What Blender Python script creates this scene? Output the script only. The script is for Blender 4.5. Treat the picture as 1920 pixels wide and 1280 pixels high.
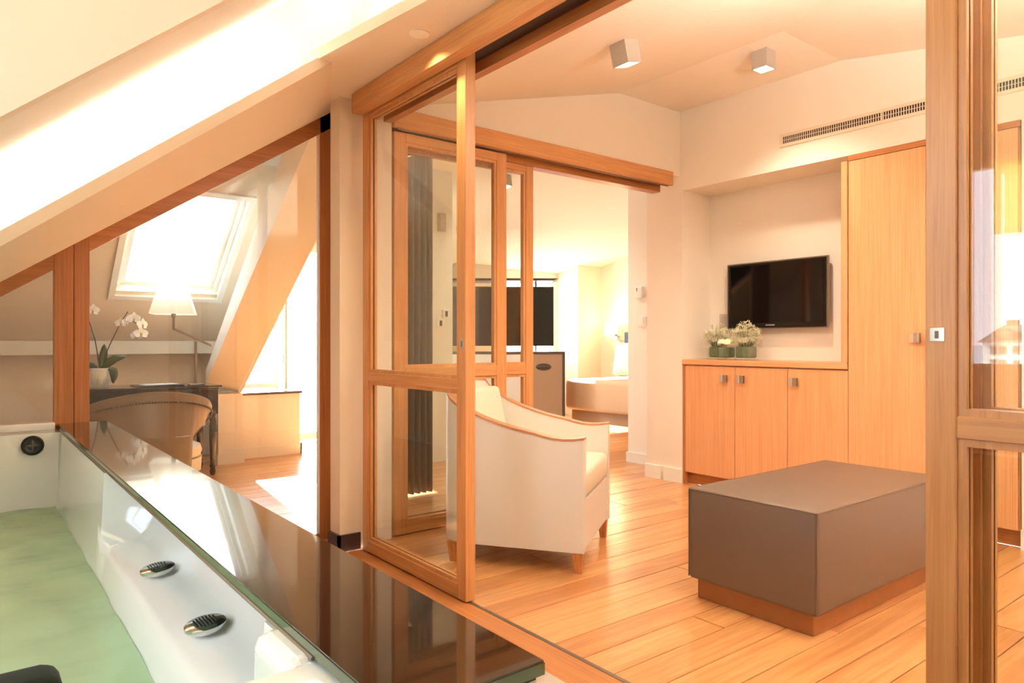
import bpy, bmesh, math, random
from mathutils import Matrix, Vector
random.seed(7)
sc = bpy.context.scene
C = sc.collection
for o in list(bpy.data.objects):
    bpy.data.objects.remove(o)

# ------------------------------------------------------------------ camera, sky, sun, exposure
cam = bpy.data.objects.new('camera', bpy.data.cameras.new('camera'))
C.objects.link(cam)
cam.location = (0, 0, 1.08)
cam.rotation_euler = (math.radians(90), 0, math.radians(51.939 - 90))
cam.data.sensor_width = 36.0
cam.data.lens = 1315.45 / 1920 * 36
cam.data.clip_start = 0.02
cam.data.clip_end = 5000
cam.data.shift_y = 1.0 / 1920
sc.camera = cam

sc.view_settings.view_transform = 'Standard'
sc.view_settings.look = 'None'
sc.view_settings.gamma = 1
sc.view_settings.use_curve_mapping = False
sc.view_settings.exposure = 0.95

world = bpy.data.worlds.new('World')
sc.world = world
world.use_nodes = True
wn = world.node_tree.nodes
wl = world.node_tree.links
wn.clear()
w_out = wn.new('ShaderNodeOutputWorld')
w_bg = wn.new('ShaderNodeBackground')
w_tc = wn.new('ShaderNodeTexCoord')
w_sep = wn.new('ShaderNodeSeparateXYZ')
w_ramp = wn.new('ShaderNodeValToRGB')
w_ramp.color_ramp.elements[0].position = 0.0
w_ramp.color_ramp.elements[0].color = (0.93, 0.96, 1.0, 1)
w_ramp.color_ramp.elements[1].position = 0.9
w_ramp.color_ramp.elements[1].color = (0.62, 0.78, 1.0, 1)
wl.new(w_tc.outputs['Generated'], w_sep.inputs[0])
wl.new(w_sep.outputs['Z'], w_ramp.inputs[0])
wl.new(w_ramp.outputs[0], w_bg.inputs[0])
w_bg.inputs[1].default_value = 6.0
wl.new(w_bg.outputs[0], w_out.inputs[0])

sun = bpy.data.objects.new('sun', bpy.data.lights.new('sun', 'SUN'))
C.objects.link(sun)
sun.data.energy = 45.0
sun.data.angle = math.radians(0.6)
sun.data.color = (1.0, 0.93, 0.80)
sun.rotation_euler = Vector((-0.17, -0.86, -0.475)).to_track_quat('-Z', 'Y').to_euler()
sun.location = (0, 9, 9)


def portal(loc, direction, sx, sy):
    l = bpy.data.lights.new('window_portal', 'AREA')
    l.shape = 'RECTANGLE'
    l.size, l.size_y = sx, sy
    l.cycles.is_portal = True
    o = bpy.data.objects.new('window_portal', l)
    C.objects.link(o)
    o.location = loc
    o.rotation_euler = Vector(direction).to_track_quat('-Z', 'Y').to_euler()


# ------------------------------------------------------------------ helpers
def lin(r, g, b):
    f = lambda c: (c / 255 / 12.92) if c / 255 <= 0.04045 else ((c / 255 + 0.055) / 1.055) ** 2.4
    return (f(r), f(g), f(b), 1)


MATS = {}


def base_mat(name):
    m = bpy.data.materials.new(name)
    m.use_nodes = True
    nt = m.node_tree
    b = nt.nodes['Principled BSDF']
    MATS[name] = m
    return m, nt, b


def plain(name, col, rough=0.5, metal=0.0, spec=0.5, noise=0.0, scale=20.0, bump=0.0, coat=0.0, emit=None, emit_s=0.0,
          sheen=0.0, trans=0.0):
    """solid colour with a little procedural variation and fine relief"""
    m, nt, b = base_mat(name)
    b.inputs['Roughness'].default_value = rough
    b.inputs['Metallic'].default_value = metal
    b.inputs['Specular IOR Level'].default_value = spec
    b.inputs['Coat Weight'].default_value = coat
    b.inputs['Coat Roughness'].default_value = 0.08
    b.inputs['Sheen Weight'].default_value = sheen
    b.inputs['Transmission Weight'].default_value = trans
    tc = nt.nodes.new('ShaderNodeTexCoord')
    nz = nt.nodes.new('ShaderNodeTexNoise')
    nz.inputs['Scale'].default_value = scale
    nz.inputs['Detail'].default_value = 4
    nt.links.new(tc.outputs['Object'], nz.inputs['Vector'])
    mx = nt.nodes.new('ShaderNodeMix')
    mx.data_type = 'RGBA'
    k = 1 - noise
    mx.inputs[6].default_value = (col[0] * k, col[1] * k, col[2] * k, 1)
    k = 1 + noise
    mx.inputs[7].default_value = (min(1, col[0] * k), min(1, col[1] * k), min(1, col[2] * k), 1)
    nt.links.new(nz.outputs['Fac'], mx.inputs[0])
    nt.links.new(mx.outputs[2], b.inputs['Base Color'])
    if bump:
        bp = nt.nodes.new('ShaderNodeBump')
        bp.inputs['Strength'].default_value = bump
        bp.inputs['Distance'].default_value = 0.002
        nt.links.new(nz.outputs['Fac'], bp.inputs['Height'])
        nt.links.new(bp.outputs[0], b.inputs['Normal'])
    if emit:
        b.inputs['Emission Color'].default_value = emit
        b.inputs['Emission Strength'].default_value = emit_s
    return m


def wood(name, c1, c2, axis='Z', rough=0.38, fine=90.0, along=2.5, per_object=False, coat=0.0, broad=1.0):
    """oak grain stretched along one axis of object space"""
    m, nt, b = base_mat(name)
    tc = nt.nodes.new('ShaderNodeTexCoord')
    mp = nt.nodes.new('ShaderNodeMapping')
    s = [fine, fine, fine]
    s['XYZ'.index(axis)] = along
    mp.inputs['Scale'].default_value = s
    vec = tc.outputs['Object']
    if per_object:
        oi = nt.nodes.new('ShaderNodeObjectInfo')
        ml = nt.nodes.new('ShaderNodeVectorMath')
        ml.operation = 'MULTIPLY_ADD'
        ml.inputs[1].default_value = (13.7, 7.3, 3.1)
        nt.links.new(oi.outputs['Random'], ml.inputs[0])
        nt.links.new(vec, ml.inputs[2])
        vec = ml.outputs[0]
    nt.links.new(vec, mp.inputs['Vector'])
    nz = nt.nodes.new('ShaderNodeTexNoise')
    nz.inputs['Scale'].default_value = 1.0
    nz.inputs['Detail'].default_value = 6
    nz.inputs['Roughness'].default_value = 0.65
    nz.inputs['Distortion'].default_value = 0.6
    nt.links.new(mp.outputs[0], nz.inputs['Vector'])
    mp2 = nt.nodes.new('ShaderNodeMapping')
    s2 = [9.0, 9.0, 9.0]
    s2['XYZ'.index(axis)] = 0.9
    mp2.inputs['Scale'].default_value = s2
    nt.links.new(vec, mp2.inputs['Vector'])
    nz2 = nt.nodes.new('ShaderNodeTexNoise')
    nz2.inputs['Scale'].default_value = 1.0
    nz2.inputs['Detail'].default_value = 3
    nz2.inputs['Distortion'].default_value = 1.2
    nt.links.new(mp2.outputs[0], nz2.inputs['Vector'])
    ad = nt.nodes.new('ShaderNodeMath')
    ad.operation = 'ADD'
    br = nt.nodes.new('ShaderNodeMapRange')
    br.inputs['To Min'].default_value = 0.5 - 0.5 * broad
    br.inputs['To Max'].default_value = 0.5 + 0.5 * broad
    nt.links.new(nz2.outputs['Fac'], br.inputs['Value'])
    nt.links.new(nz.outputs['Fac'], ad.inputs[0])
    nt.links.new(br.outputs[0], ad.inputs[1])
    src = ad.outputs[0]
    if per_object:
        a2 = nt.nodes.new('ShaderNodeMath')
        a2.operation = 'MULTIPLY_ADD'
        a2.inputs[1].default_value = 0.34
        nt.links.new(oi.outputs['Random'], a2.inputs[0])
        sb = nt.nodes.new('ShaderNodeMath')
        sb.operation = 'SUBTRACT'
        sb.inputs[1].default_value = 0.17
        nt.links.new(ad.outputs[0], sb.inputs[0])
        nt.links.new(sb.outputs[0], a2.inputs[2])
        src = a2.outputs[0]
    rp = nt.nodes.new('ShaderNodeValToRGB')
    rp.color_ramp.elements[0].position = 0.62
    rp.color_ramp.elements[0].color = c2
    rp.color_ramp.elements[1].position = 1.0
    rp.color_ramp.elements[1].color = c1
    hv = nt.nodes.new('ShaderNodeMath')
    hv.operation = 'MULTIPLY'
    hv.inputs[1].default_value = 0.82
    nt.links.new(src, hv.inputs[0])
    nt.links.new(hv.outputs[0], rp.inputs[0])
    nt.links.new(rp.outputs[0], b.inputs['Base Color'])
    b.inputs['Roughness'].default_value = rough
    b.inputs['Coat Weight'].default_value = coat
    b.inputs['Coat Roughness'].default_value = 0.18
    bp = nt.nodes.new('ShaderNodeBump')
    bp.inputs['Strength'].default_value = 0.12
    bp.inputs['Distance'].default_value = 0.001
    nt.links.new(nz.outputs['Fac'], bp.inputs['Height'])
    nt.links.new(bp.outputs[0], b.inputs['Normal'])
    return m


def glass(name, tint=(0.97, 0.99, 0.975, 1), r0=0.032, rough=0.0):
    """clear sheet glass: straight-through view plus Schlick reflection"""
    m = bpy.data.materials.new(name)
    m.use_nodes = True
    nt = m.node_tree
    nt.nodes.clear()
    out = nt.nodes.new('ShaderNodeOutputMaterial')
    tr = nt.nodes.new('ShaderNodeBsdfTransparent')
    tr.inputs[0].default_value = tint
    gl = nt.nodes.new('ShaderNodeBsdfGlossy')
    gl.inputs['Roughness'].default_value = rough
    gl.inputs['Color'].default_value = (1, 1, 1, 1)
    lw = nt.nodes.new('ShaderNodeLayerWeight')
    lw.inputs['Blend'].default_value = 0.5
    pw = nt.nodes.new('ShaderNodeMath')
    pw.operation = 'POWER'
    pw.inputs[1].default_value = 5
    nt.links.new(lw.outputs['Facing'], pw.inputs[0])
    ma = nt.nodes.new('ShaderNodeMath')
    ma.operation = 'MULTIPLY_ADD'
    ma.inputs[1].default_value = 1 - r0
    ma.inputs[2].default_value = r0
    nt.links.new(pw.outputs[0], ma.inputs[0])
    mx = nt.nodes.new('ShaderNodeMixShader')
    nt.links.new(ma.outputs[0], mx.inputs[0])
    nt.links.new(tr.outputs[0], mx.inputs[1])
    nt.links.new(gl.outputs[0], mx.inputs[2])
    nt.links.new(mx.outputs[0], out.inputs[0])
    MATS[name] = m
    return m


def water_mat(name):
    m = bpy.data.materials.new(name)
    m.use_nodes = True
    nt = m.node_tree
    b = nt.nodes['Principled BSDF']
    out = nt.nodes['Material Output']
    b.inputs['Base Color'].default_value = lin(216, 240, 204)
    b.inputs['Roughness'].default_value = 0.07
    b.inputs['Subsurface Weight'].default_value = 0.0
    tc = nt.nodes.new('ShaderNodeTexCoord')
    mp = nt.nodes.new('ShaderNodeMapping')
    mp.inputs['Scale'].default_value = (6, 8, 5)
    mp.inputs['Rotation'].default_value = (0, 0, 0.5)
    nz = nt.nodes.new('ShaderNodeTexNoise')
    nz.inputs['Scale'].default_value = 1.0
    nz.inputs['Detail'].default_value = 1.5
    bp = nt.nodes.new('ShaderNodeBump')
    bp.inputs['Strength'].default_value = 0.25
    bp.inputs['Distance'].default_value = 0.02
    nt.links.new(tc.outputs['Object'], mp.inputs[0])
    nt.links.new(mp.outputs[0], nz.inputs['Vector'])
    nt.links.new(nz.outputs['Fac'], bp.inputs['Height'])
    nt.links.new(bp.outputs[0], b.inputs['Normal'])
    tr = nt.nodes.new('ShaderNodeBsdfTransparent')
    tr.inputs[0].default_value = lin(190, 240, 186)
    mx = nt.nodes.new('ShaderNodeMixShader')
    mx.inputs[0].default_value = 0.35
    nt.links.new(b.outputs[0], mx.inputs[1])
    nt.links.new(tr.outputs[0], mx.inputs[2])
    nt.links.new(mx.outputs[0], out.inputs[0])
    MATS[name] = m
    return m


def fabric_trans(name, col, k=0.5):
    """thin cloth lit through: diffuse mixed with translucent"""
    m = bpy.data.materials.new(name)
    m.use_nodes = True
    nt = m.node_tree
    nt.nodes.clear()
    out = nt.nodes.new('ShaderNodeOutputMaterial')
    d = nt.nodes.new('ShaderNodeBsdfDiffuse')
    t = nt.nodes.new('ShaderNodeBsdfTranslucent')
    tc = nt.nodes.new('ShaderNodeTexCoord')
    wv = nt.nodes.new('ShaderNodeTexNoise')
    wv.inputs['Scale'].default_value = 300
    nt.links.new(tc.outputs['Object'], wv.inputs['Vector'])
    mxc = nt.nodes.new('ShaderNodeMix')
    mxc.data_type = 'RGBA'
    mxc.inputs[6].default_value = tuple(c * 0.95 for c in col[:3]) + (1,)
    mxc.inputs[7].default_value = col
    nt.links.new(wv.outputs['Fac'], mxc.inputs[0])
    nt.links.new(mxc.outputs[2], d.inputs[0])
    nt.links.new(mxc.outputs[2], t.inputs[0])
    mx = nt.nodes.new('ShaderNodeMixShader')
    mx.inputs[0].default_value = k
    nt.links.new(d.outputs[0], mx.inputs[1])
    nt.links.new(t.outputs[0], mx.inputs[2])
    nt.links.new(mx.outputs[0], out.inputs[0])
    MATS[name] = m
    return m


# colours ---------------------------------------------------------------------------------
plain('plaster', lin(245, 236, 222), 0.85, spec=0.2, noise=0.015, scale=6, bump=0.05)
plain('plaster_white', lin(247, 244, 236), 0.85, spec=0.2, noise=0.01, scale=6, bump=0.05)
plain('plaster_warm', lin(242, 226, 204), 0.85, spec=0.2, noise=0.015, scale=6, bump=0.05)
plain('taupe_wall', lin(205, 192, 172), 0.85, spec=0.2, noise=0.015, scale=6)
plain('white_paint', lin(245, 243, 236), 0.45, noise=0.01)
plain('dark_skirting', lin(62, 42, 36), 0.4, noise=0.05)
OAK1, OAK2 = lin(218, 160, 102), lin(188, 126, 74)
for ax in 'XYZ':
    wood('oak_' + ax, OAK1, OAK2, ax, rough=0.36, coat=0.15, broad=0.5)
for ax in 'XYZ':
    wood('oak_dark_' + ax, lin(196, 130, 76), lin(160, 96, 50), ax, rough=0.36, coat=0.1, broad=0.5)
wood('veneer_Z', lin(236, 180, 130), lin(212, 145, 94), 'Z', rough=0.4, fine=170, along=1.6, coat=0.1, broad=0.25)
wood('veneer_Y', lin(236, 180, 130), lin(212, 145, 94), 'Y', rough=0.4, fine=170, along=1.6, coat=0.1, broad=0.25)
wood('floor_oak', lin(218, 160, 102), lin(184, 120, 68), 'X', rough=0.29, fine=60, along=2.2, per_object=True, coat=0.4, broad=0.7)
wood('floor_oak_dark', lin(190, 122, 72), lin(140, 82, 46), 'X', rough=0.33, fine=60, along=2.2, per_object=True, coat=0.2)
plain('joint', lin(92, 52, 26), 0.9)
wood('leg_wood', lin(206, 140, 82), lin(160, 96, 48), 'Z', rough=0.4)
wood('trim_wood', lin(208, 152, 108), lin(170, 108, 70), 'Y', rough=0.35, coat=0.3)
glass('pane_glass')
glass('skylight_glass', (0.93, 0.96, 0.98, 1), 0.05)
glass('vase_glass', (0.93, 0.96, 0.92, 1), 0.10)
plain('track_dark', lin(50, 30, 18), 0.6)
plain('chrome', lin(212, 212, 208), 0.12, metal=1.0)
plain('bronze', lin(196, 178, 156), 0.38, metal=1.0)
plain('brushed', lin(150, 140, 128), 0.35, metal=1.0)
plain('acrylic', lin(246, 247, 244), 0.12, noise=0.004, coat=0.5)
plain('black_rubber', lin(28, 34, 30), 0.35, noise=0.1)
plain('pad_dark', lin(16, 30, 20), 0.65, spec=0.2, noise=0.1)
plain('black_lacquer', lin(26, 20, 18), 0.16, noise=0.1, coat=0.6)
plain('black_glass', lin(36, 26, 20), 0.03, spec=0.7, coat=0.6, noise=0.02)
plain('glass_edge', lin(74, 92, 66), 0.12, noise=0.1, coat=0.5)
plain('screen', lin(14, 11, 10), 0.06, spec=0.6, noise=0.02)
plain('black_plastic', lin(24, 20, 18), 0.25, noise=0.05)
plain('leather_cream', lin(228, 224, 216), 0.42, noise=0.02, scale=180, bump=0.12)
plain('leather_inner', lin(232, 220, 200), 0.5, noise=0.02, scale=180, bump=0.1)
plain('leather_taupe', lin(106, 86, 73), 0.42, noise=0.03, scale=220, bump=0.15)
plain('leather_brown', lin(134, 112, 90), 0.42, noise=0.03, scale=200, bump=0.12)
plain('seat_pale', lin(226, 214, 190), 0.55, noise=0.02, scale=200)
plain('plinth_wood', lin(150, 92, 48), 0.4, noise=0.12, scale=30)
plain('ceramic', lin(226, 224, 214), 0.3, noise=0.02, coat=0.3)
plain('leaf', lin(58, 82, 46), 0.35, noise=0.2, scale=12)
plain('leaf_young', lin(160, 178, 70), 0.4, noise=0.1)
plain('stem', lin(74, 58, 40), 0.6, noise=0.2)
plain('petal', lin(248, 246, 240), 0.6, noise=0.02)
plain('flower_heart', lin(206, 176, 80), 0.6)
plain('dry_bloom', lin(214, 206, 168), 0.8, noise=0.2, scale=60)
plain('rose_cream', lin(250, 238, 200), 0.6, noise=0.04)
plain('bloom_green', lin(118, 128, 98), 0.6, noise=0.45, scale=45)
fabric_trans('lampshade', lin(250, 240, 222), 0.45)
fabric_trans('blind_cloth', lin(255, 232, 140), 0.6)
plain('curtain_brown', lin(120, 98, 78), 0.8, noise=0.06, scale=40, sheen=0.3)
plain('linen', lin(246, 244, 240), 0.8, noise=0.02, scale=60)
plain('bed_cover', lin(222, 196, 166), 0.75, noise=0.04, scale=60)
plain('bed_valance', lin(176, 150, 126), 0.8, noise=0.05, scale=60)
plain('trunk_taupe', lin(168, 142, 118), 0.5, noise=0.04, scale=40)
plain('trunk_edge', lin(78, 66, 58), 0.4, noise=0.1)
plain('trunk_silver', lin(222, 226, 228), 0.35, noise=0.02)
plain('plate_white', lin(248, 248, 244), 0.35)
plain('plate_dark', lin(96, 84, 74), 0.4)
plain('grille_frame', lin(236, 220, 196), 0.5)
plain('grille_dark', lin(40, 34, 30), 0.8)
plain('lamp_grey', lin(188, 178, 166), 0.5, noise=0.03)
plain('lamp_glow', lin(255, 226, 170), 0.5, emit=(1.0, 0.78, 0.48, 1), emit_s=14.0)
plain('led', lin(255, 250, 240), 0.5, emit=(1.0, 0.95, 0.86, 1), emit_s=9.0)
plain('wall_lamp_glow', lin(255, 240, 210), 0.5, emit=(1.0, 0.86, 0.6, 1), emit_s=3.0)
plain('slab_dark', lin(86, 66, 56), 0.3)
plain('shutter', lin(206, 186, 146), 0.5, noise=0.03)
plain('paper', lin(240, 240, 236), 0.7)
plain('house_white', lin(232, 230, 226), 0.8, noise=0.03)
plain('slate', lin(120, 112, 104), 0.7, noise=0.2, scale=3)
plain('house_window', lin(120, 124, 122), 0.3, noise=0.1)
plain('dormer_red', lin(160, 120, 100), 0.7)
plain('sea', lin(96, 140, 150), 0.25, noise=0.08, scale=0.02)
plain('terrace', lin(214, 208, 190), 0.8, noise=0.05)
plain('marking_white', lin(220, 220, 220), 0.4)
water_mat('water')


class MB:
    def __init__(self):
        self.bm = bmesh.new()

    def box(self, x0, x1, y0, y1, z0, z1):
        bm = self.bm
        v = [bm.verts.new(p) for p in ((x0, y0, z0), (x1, y0, z0), (x1, y1, z0), (x0, y1, z0),
                                       (x0, y0, z1), (x1, y0, z1), (x1, y1, z1), (x0, y1, z1))]
        for f in ((0, 3, 2, 1), (4, 5, 6, 7), (0, 1, 5, 4), (1, 2, 6, 5), (2, 3, 7, 6), (3, 0, 4, 7)):
            bm.faces.new([v[i] for i in f])
        return self

    def prism(self, pts, vec):
        """closed solid: polygon pts (3D) pushed along vec"""
        bm = self.bm
        vec = Vector(vec)
        a = [bm.verts.new(p) for p in pts]
        b = [bm.verts.new(Vector(p) + vec) for p in pts]
        n = len(pts)
        bm.faces.new(a[::-1])
        bm.faces.new(b)
        for i in range(n):
            j = (i + 1) % n
            bm.faces.new((a[i], a[j], b[j], b[i]))
        return self

    def hexa(self, p):
        """8 corner points: 4 bottom then 4 top"""
        bm = self.bm
        v = [bm.verts.new(q) for q in p]
        for f in ((0, 3, 2, 1), (4, 5, 6, 7), (0, 1, 5, 4), (1, 2, 6, 5), (2, 3, 7, 6), (3, 0, 4, 7)):
            bm.faces.new([v[i] for i in f])
        return self

    def tube(self, path, r, n=8, r2=None):
        bm = self.bm
        path = [Vector(p) for p in path]
        rings = []
        up = Vector((0.13, 0.21, 0.97))
        for i, p in enumerate(path):
            d = (path[min(i + 1, len(path) - 1)] - path[max(i - 1, 0)]).normalized()
            a = d.cross(up)
            if a.length < 0.1:
                a = d.cross(Vector((1, 0, 0)))
            a.normalize()
            b = d.cross(a)
            k = i / max(1, len(path) - 1)
            rr = r if r2 is None else r + (r2 - r) * k
            rings.append([bm.verts.new(p + a * math.cos(t) * rr + b * math.sin(t) * rr)
                          for t in [2 * math.pi * q / n for q in range(n)]])
        for i in range(len(rings) - 1):
            for q in range(n):
                w = (q + 1) % n
                bm.faces.new((rings[i][q], rings[i][w], rings[i + 1][w], rings[i + 1][q]))
        bm.faces.new(rings[0][::-1])
        bm.faces.new(rings[-1])
        return self

    def lathe(self, prof, c=(0, 0, 0), n=24, axis=None):
        """profile of (radius, z) turned round the vertical through c"""
        bm = self.bm
        rings = []
        for r, z in prof:
            rings.append([bm.verts.new((c[0] + r * math.cos(2 * math.pi * q / n), c[1] + r * math.sin(2 * math.pi * q / n), c[2] + z))
                          for q in range(n)])
        for i in range(len(rings) - 1):
            for q in range(n):
                w = (q + 1) % n
                bm.faces.new((rings[i][q], rings[i][w], rings[i + 1][w], rings[i + 1][q]))
        bm.faces.new(rings[0][::-1])
        bm.faces.new(rings[-1])
        return self

    def grid(self, rows, close=False):
        """rows of points joined into a sheet"""
        bm = self.bm
        vs = [[bm.verts.new(p) for p in r] for r in rows]
        for i in range(len(vs) - 1):
            for j in range(len(vs[i]) - 1):
                bm.faces.new((vs[i][j], vs[i][j + 1], vs[i + 1][j + 1], vs[i + 1][j]))
        return self

    def loft(self, rings, caps=True):
        """closed rings joined one after another"""
        bm = self.bm
        vs = [[bm.verts.new(p) for p in r] for r in rings]
        n = len(vs[0])
        for i in range(len(vs) - 1):
            for q in range(n):
                w = (q + 1) % n
                bm.faces.new((vs[i][q], vs[i][w], vs[i + 1][w], vs[i + 1][q]))
        if caps:
            bm.faces.new(vs[0][::-1])
            bm.faces.new(vs[-1])
        return self

    def bevel(self, w, seg=2):
        bmesh.ops.bevel(self.bm, geom=list(self.bm.edges), offset=w, segments=seg, profile=0.5, affect='EDGES')
        return self

    def mesh(self, name, mat, smooth=False):
        bmesh.ops.recalc_face_normals(self.bm, faces=list(self.bm.faces))
        me = bpy.data.meshes.new(name)
        self.bm.to_mesh(me)
        self.bm.free()
        me.materials.append(MATS[mat])
        if smooth:
            for p in me.polygons:
                p.use_smooth = True
        return me


WM = {}


def link(name, data, parent=None, M=None):
    o = bpy.data.objects.new(name, data)
    C.objects.link(o)
    M = M or Matrix.Identity(4)
    if parent:
        o.parent = parent
        o.matrix_parent_inverse = WM[parent].inverted()
    o.matrix_basis = M
    WM[o] = M.copy()
    return o


def tag(o, label=None, cat=None, group=None, kind=None):
    if label:
        o['label'] = label
    if cat:
        o['category'] = cat
    if group:
        o['group'] = group
    if kind:
        o['kind'] = kind
    return o


def thing(name, label, cat, loc=(0, 0, 0), rotz=0.0, group=None, kind=None):
    M = Matrix.Translation(loc) @ Matrix.Rotation(rotz, 4, 'Z')
    o = link(name, None, None, M)
    o.empty_display_size = 0.1
    return tag(o, label, cat, group, kind)


def part(name, mb, mat, parent=None, M=None, smooth=False):
    return link(name, mb.mesh(name, mat, smooth), parent, M)


def struct(name, mb, mat, label, cat, parent=None):
    return tag(part(name, mb, mat, parent), label, cat, kind='structure')


def smooth_angle(o, ang=40):
    for p in o.data.polygons:
        p.use_smooth = True
    o.data.set_sharp_from_angle(angle=math.radians(ang))
    return o


def rbox(x0, x1, y0, y1, z0, z1, r=0.01, seg=3):
    return MB().box(x0, x1, y0, y1, z0, z1).bevel(r, seg)


# ================================================================== LARGE STRUCTURE
XA = 1.63      # face of the sliding wall between bathroom and living room
XT = 4.34      # television wall
YC = 3.42      # wall between living room and bedroom
YP = 3.71      # fixed glazed screen at the end of the bathtub
BW = 0.145     # floor board width

# ---- floors: an underlay with boards laid on it
floor_l = struct('floor', MB().box(1.66, 4.4, -1.3, 3.5, -0.06, -0.006), 'joint',
                 'honey oak plank floor of the living room around the ottoman', 'floor')
floor_b = struct('floor', MB().box(-0.6, 7.8, 3.5, 8.1, -0.06, -0.006), 'joint',
                 'sunlit oak plank floor of the bedroom behind the sliding doors', 'floor')
floor_t = struct('floor', MB().box(-1.4, 1.47, -1.3, 3.7, -0.06, -0.006), 'joint',
                 'darker oak plank floor of the bathroom beside the tub', 'floor')
board_cache = {}


def board(parent, x0, x1, y0, w, mat):
    L = round(x1 - x0, 2)
    key = (L, round(w, 3), mat)
    if key not in board_cache:
        board_cache[key] = MB().box(0, L - 0.002, 0, w - 0.004, -0.012, 0).bevel(0.0012, 1).mesh('floor_board', mat)
    link('floor_board', board_cache[key], parent, Matrix.Translation((x0, y0, random.uniform(-0.0004, 0.0004))))


def lay(parent, xa, xb, ya, yb, mat, lens=(1.2, 1.5, 1.8, 2.1)):
    y = ya
    while y < yb - 0.01:
        w = min(BW, yb - y)
        x = xa
        L = random.choice(lens) * random.choice((0.5, 0.8, 1.0))
        while x < xb - 0.01:
            e = min(round(x + L, 2), xb)
            if xb - e < 0.35:
                e = xb
            board(parent, x, e, y, w, mat)
            x = e
            L = random.choice(lens)
        y += BW


lay(floor_l, 1.665, 4.395, 0.0, 3.48, 'floor_oak')
lay(floor_l, 1.665, 4.395, -1.3, 0.0, 'floor_oak', (2.73,))
lay(floor_b, 1.5, 6.1, 3.485, 7.4, 'floor_oak')
lay(floor_t, 0.54, 1.47, 0.0, 3.6, 'floor_oak_dark')
tag(part('floor_boards_beyond', MB().box(6.1, 7.8, 3.5, 8.1, -0.012, -0.0005).box(-0.6, 1.498, 3.72, 8.1, -0.012, -0.0005)
         .box(1.5, 6.1, 7.4, 8.1, -0.012, -0.0005), 'floor_oak', floor_b), kind='stuff')
struct('trim_1', MB().box(1.475, 1.655, -1.3, 3.36, -0.05, 0.002).bevel(0.003, 1), 'oak_dark_Y',
       'long oak threshold board under the sliding glass doors', 'threshold')
struct('trim_2', MB().box(1.648, 1.664, -1.3, 3.36, -0.05, 0.004), 'brushed',
       'thin metal floor track along the living room threshold', 'floor track')

# ---- television wall with niche
w = MB()
w.box(XT, 4.78, 1.24, 3.78, 2.24, 3.1)
w.box(XT, 4.78, 3.425, 3.78, 0, 2.24)
w.box(4.69, 4.78, 2.16, 3.425, 0, 2.24)
w.box(XT, 4.78, -1.3, 1.24, 0, 3.1)
w.box(4.74, 4.78, 1.24, 2.16, 0, 2.24)
struct('wall_east', w, 'plaster', 'cream wall with a recessed niche holding the television', 'wall')
struct('wall_east_return', MB().box(4.74, 4.9, 3.78, 4.35, 0, 3.1).box(4.9, 7.8, 4.25, 4.35, 0, 3.1), 'plaster_white',
       'bright white wall return carrying the switches beside the bed', 'wall')
struct('baseboard_east', MB().box(4.325, 4.34, 3.43, 3.60, 0, 0.105).box(4.325, 4.34, 3.625, 3.79, 0, 0.105)
       .box(4.325, 4.34, -1.2, 1.24, 0, 0.105), 'white_paint', 'white skirting board on the pier left of the cabinets', 'baseboard')
struct('baseboard_east_return', MB().box(4.725, 4.74, 3.78, 4.36, 0, 0.09), 'white_paint',
       'white skirting board below the bedroom light switches', 'baseboard')

# ---- gable wall above the bedroom sliding doors, pier and side pieces
g = MB()
g.prism([(1.69, YC + 0.03, 2.33), (4.34, YC + 0.03, 2.35), (4.34, YC + 0.03, 3.1), (1.69, YC + 0.03, 3.1)], (0, 0.17, 0))
g.box(1.69, 1.86, YC + 0.03, YC + 0.2, 0, 2.34)
struct('wall_north_living', g, 'plaster', 'cream gable wall above the bedroom sliding doors', 'wall')
struct('wall_pier', MB().box(1.53, 1.70, 3.393, 3.51, 0, 2.6).box(1.602, 1.70, 3.51, 3.76, 0, 2.6), 'plaster_warm',
       'narrow plastered pier between glazed screen and sliding door', 'wall')
struct('baseboard_pier', MB().box(1.515, 1.64, 3.378, 3.393, 0, 0.085).box(1.515, 1.53, 3.378, 3.51, 0, 0.085), 'dark_skirting',
       'dark brown skirting wrapped round the foot of the pier', 'baseboard')

# ---- living room ceiling: flat field with two shallow slopes
HI = 2.845
p = lambda x, y, z: (x, y, z)
zx = lambda x: HI - 0.26 * (3.67 - x)
zy = lambda y: HI - 0.18 * (2.19 - y)
ceil = MB()
T = 0.12
# hip line where both slopes are equal
hipy = lambda x: 2.19 - 0.26 * (3.67 - x) / 0.18
ceil.hexa([(3.67, 2.19, HI), (4.5, 2.19, HI), (4.5, 3.5, HI), (3.67, 3.5, HI), (3.67, 2.19, HI + T), (4.5, 2.19, HI + T), (4.5, 3.5, HI + T), (3.67, 3.5, HI + T)])
lowpts = [(3.67, 3.5, HI), (1.80, 3.5, zx(1.80)), (1.80, hipy(1.80), zx(1.80)), (3.67, 2.19, HI)]
ceil.prism(lowpts, (0, 0, T))
ceil.prism([(3.67, 2.19, HI), (1.80, hipy(1.80), zy(hipy(1.80))), (1.80, -1.4, zy(-1.4)), (4.5, -1.4, zy(-1.4)), (4.5, 2.19, HI)], (0, 0, T))
struct('ceiling', ceil, 'plaster', 'cream living room ceiling folded into shallow slopes above the spotlights', 'ceiling')

# ---- south end closing living room and bathroom
struct('wall_south', MB().box(-1.5, 4.78, -1.4, -1.3, 0, 3.3), 'plaster', 'cream end wall behind the photographer', 'wall')

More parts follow.
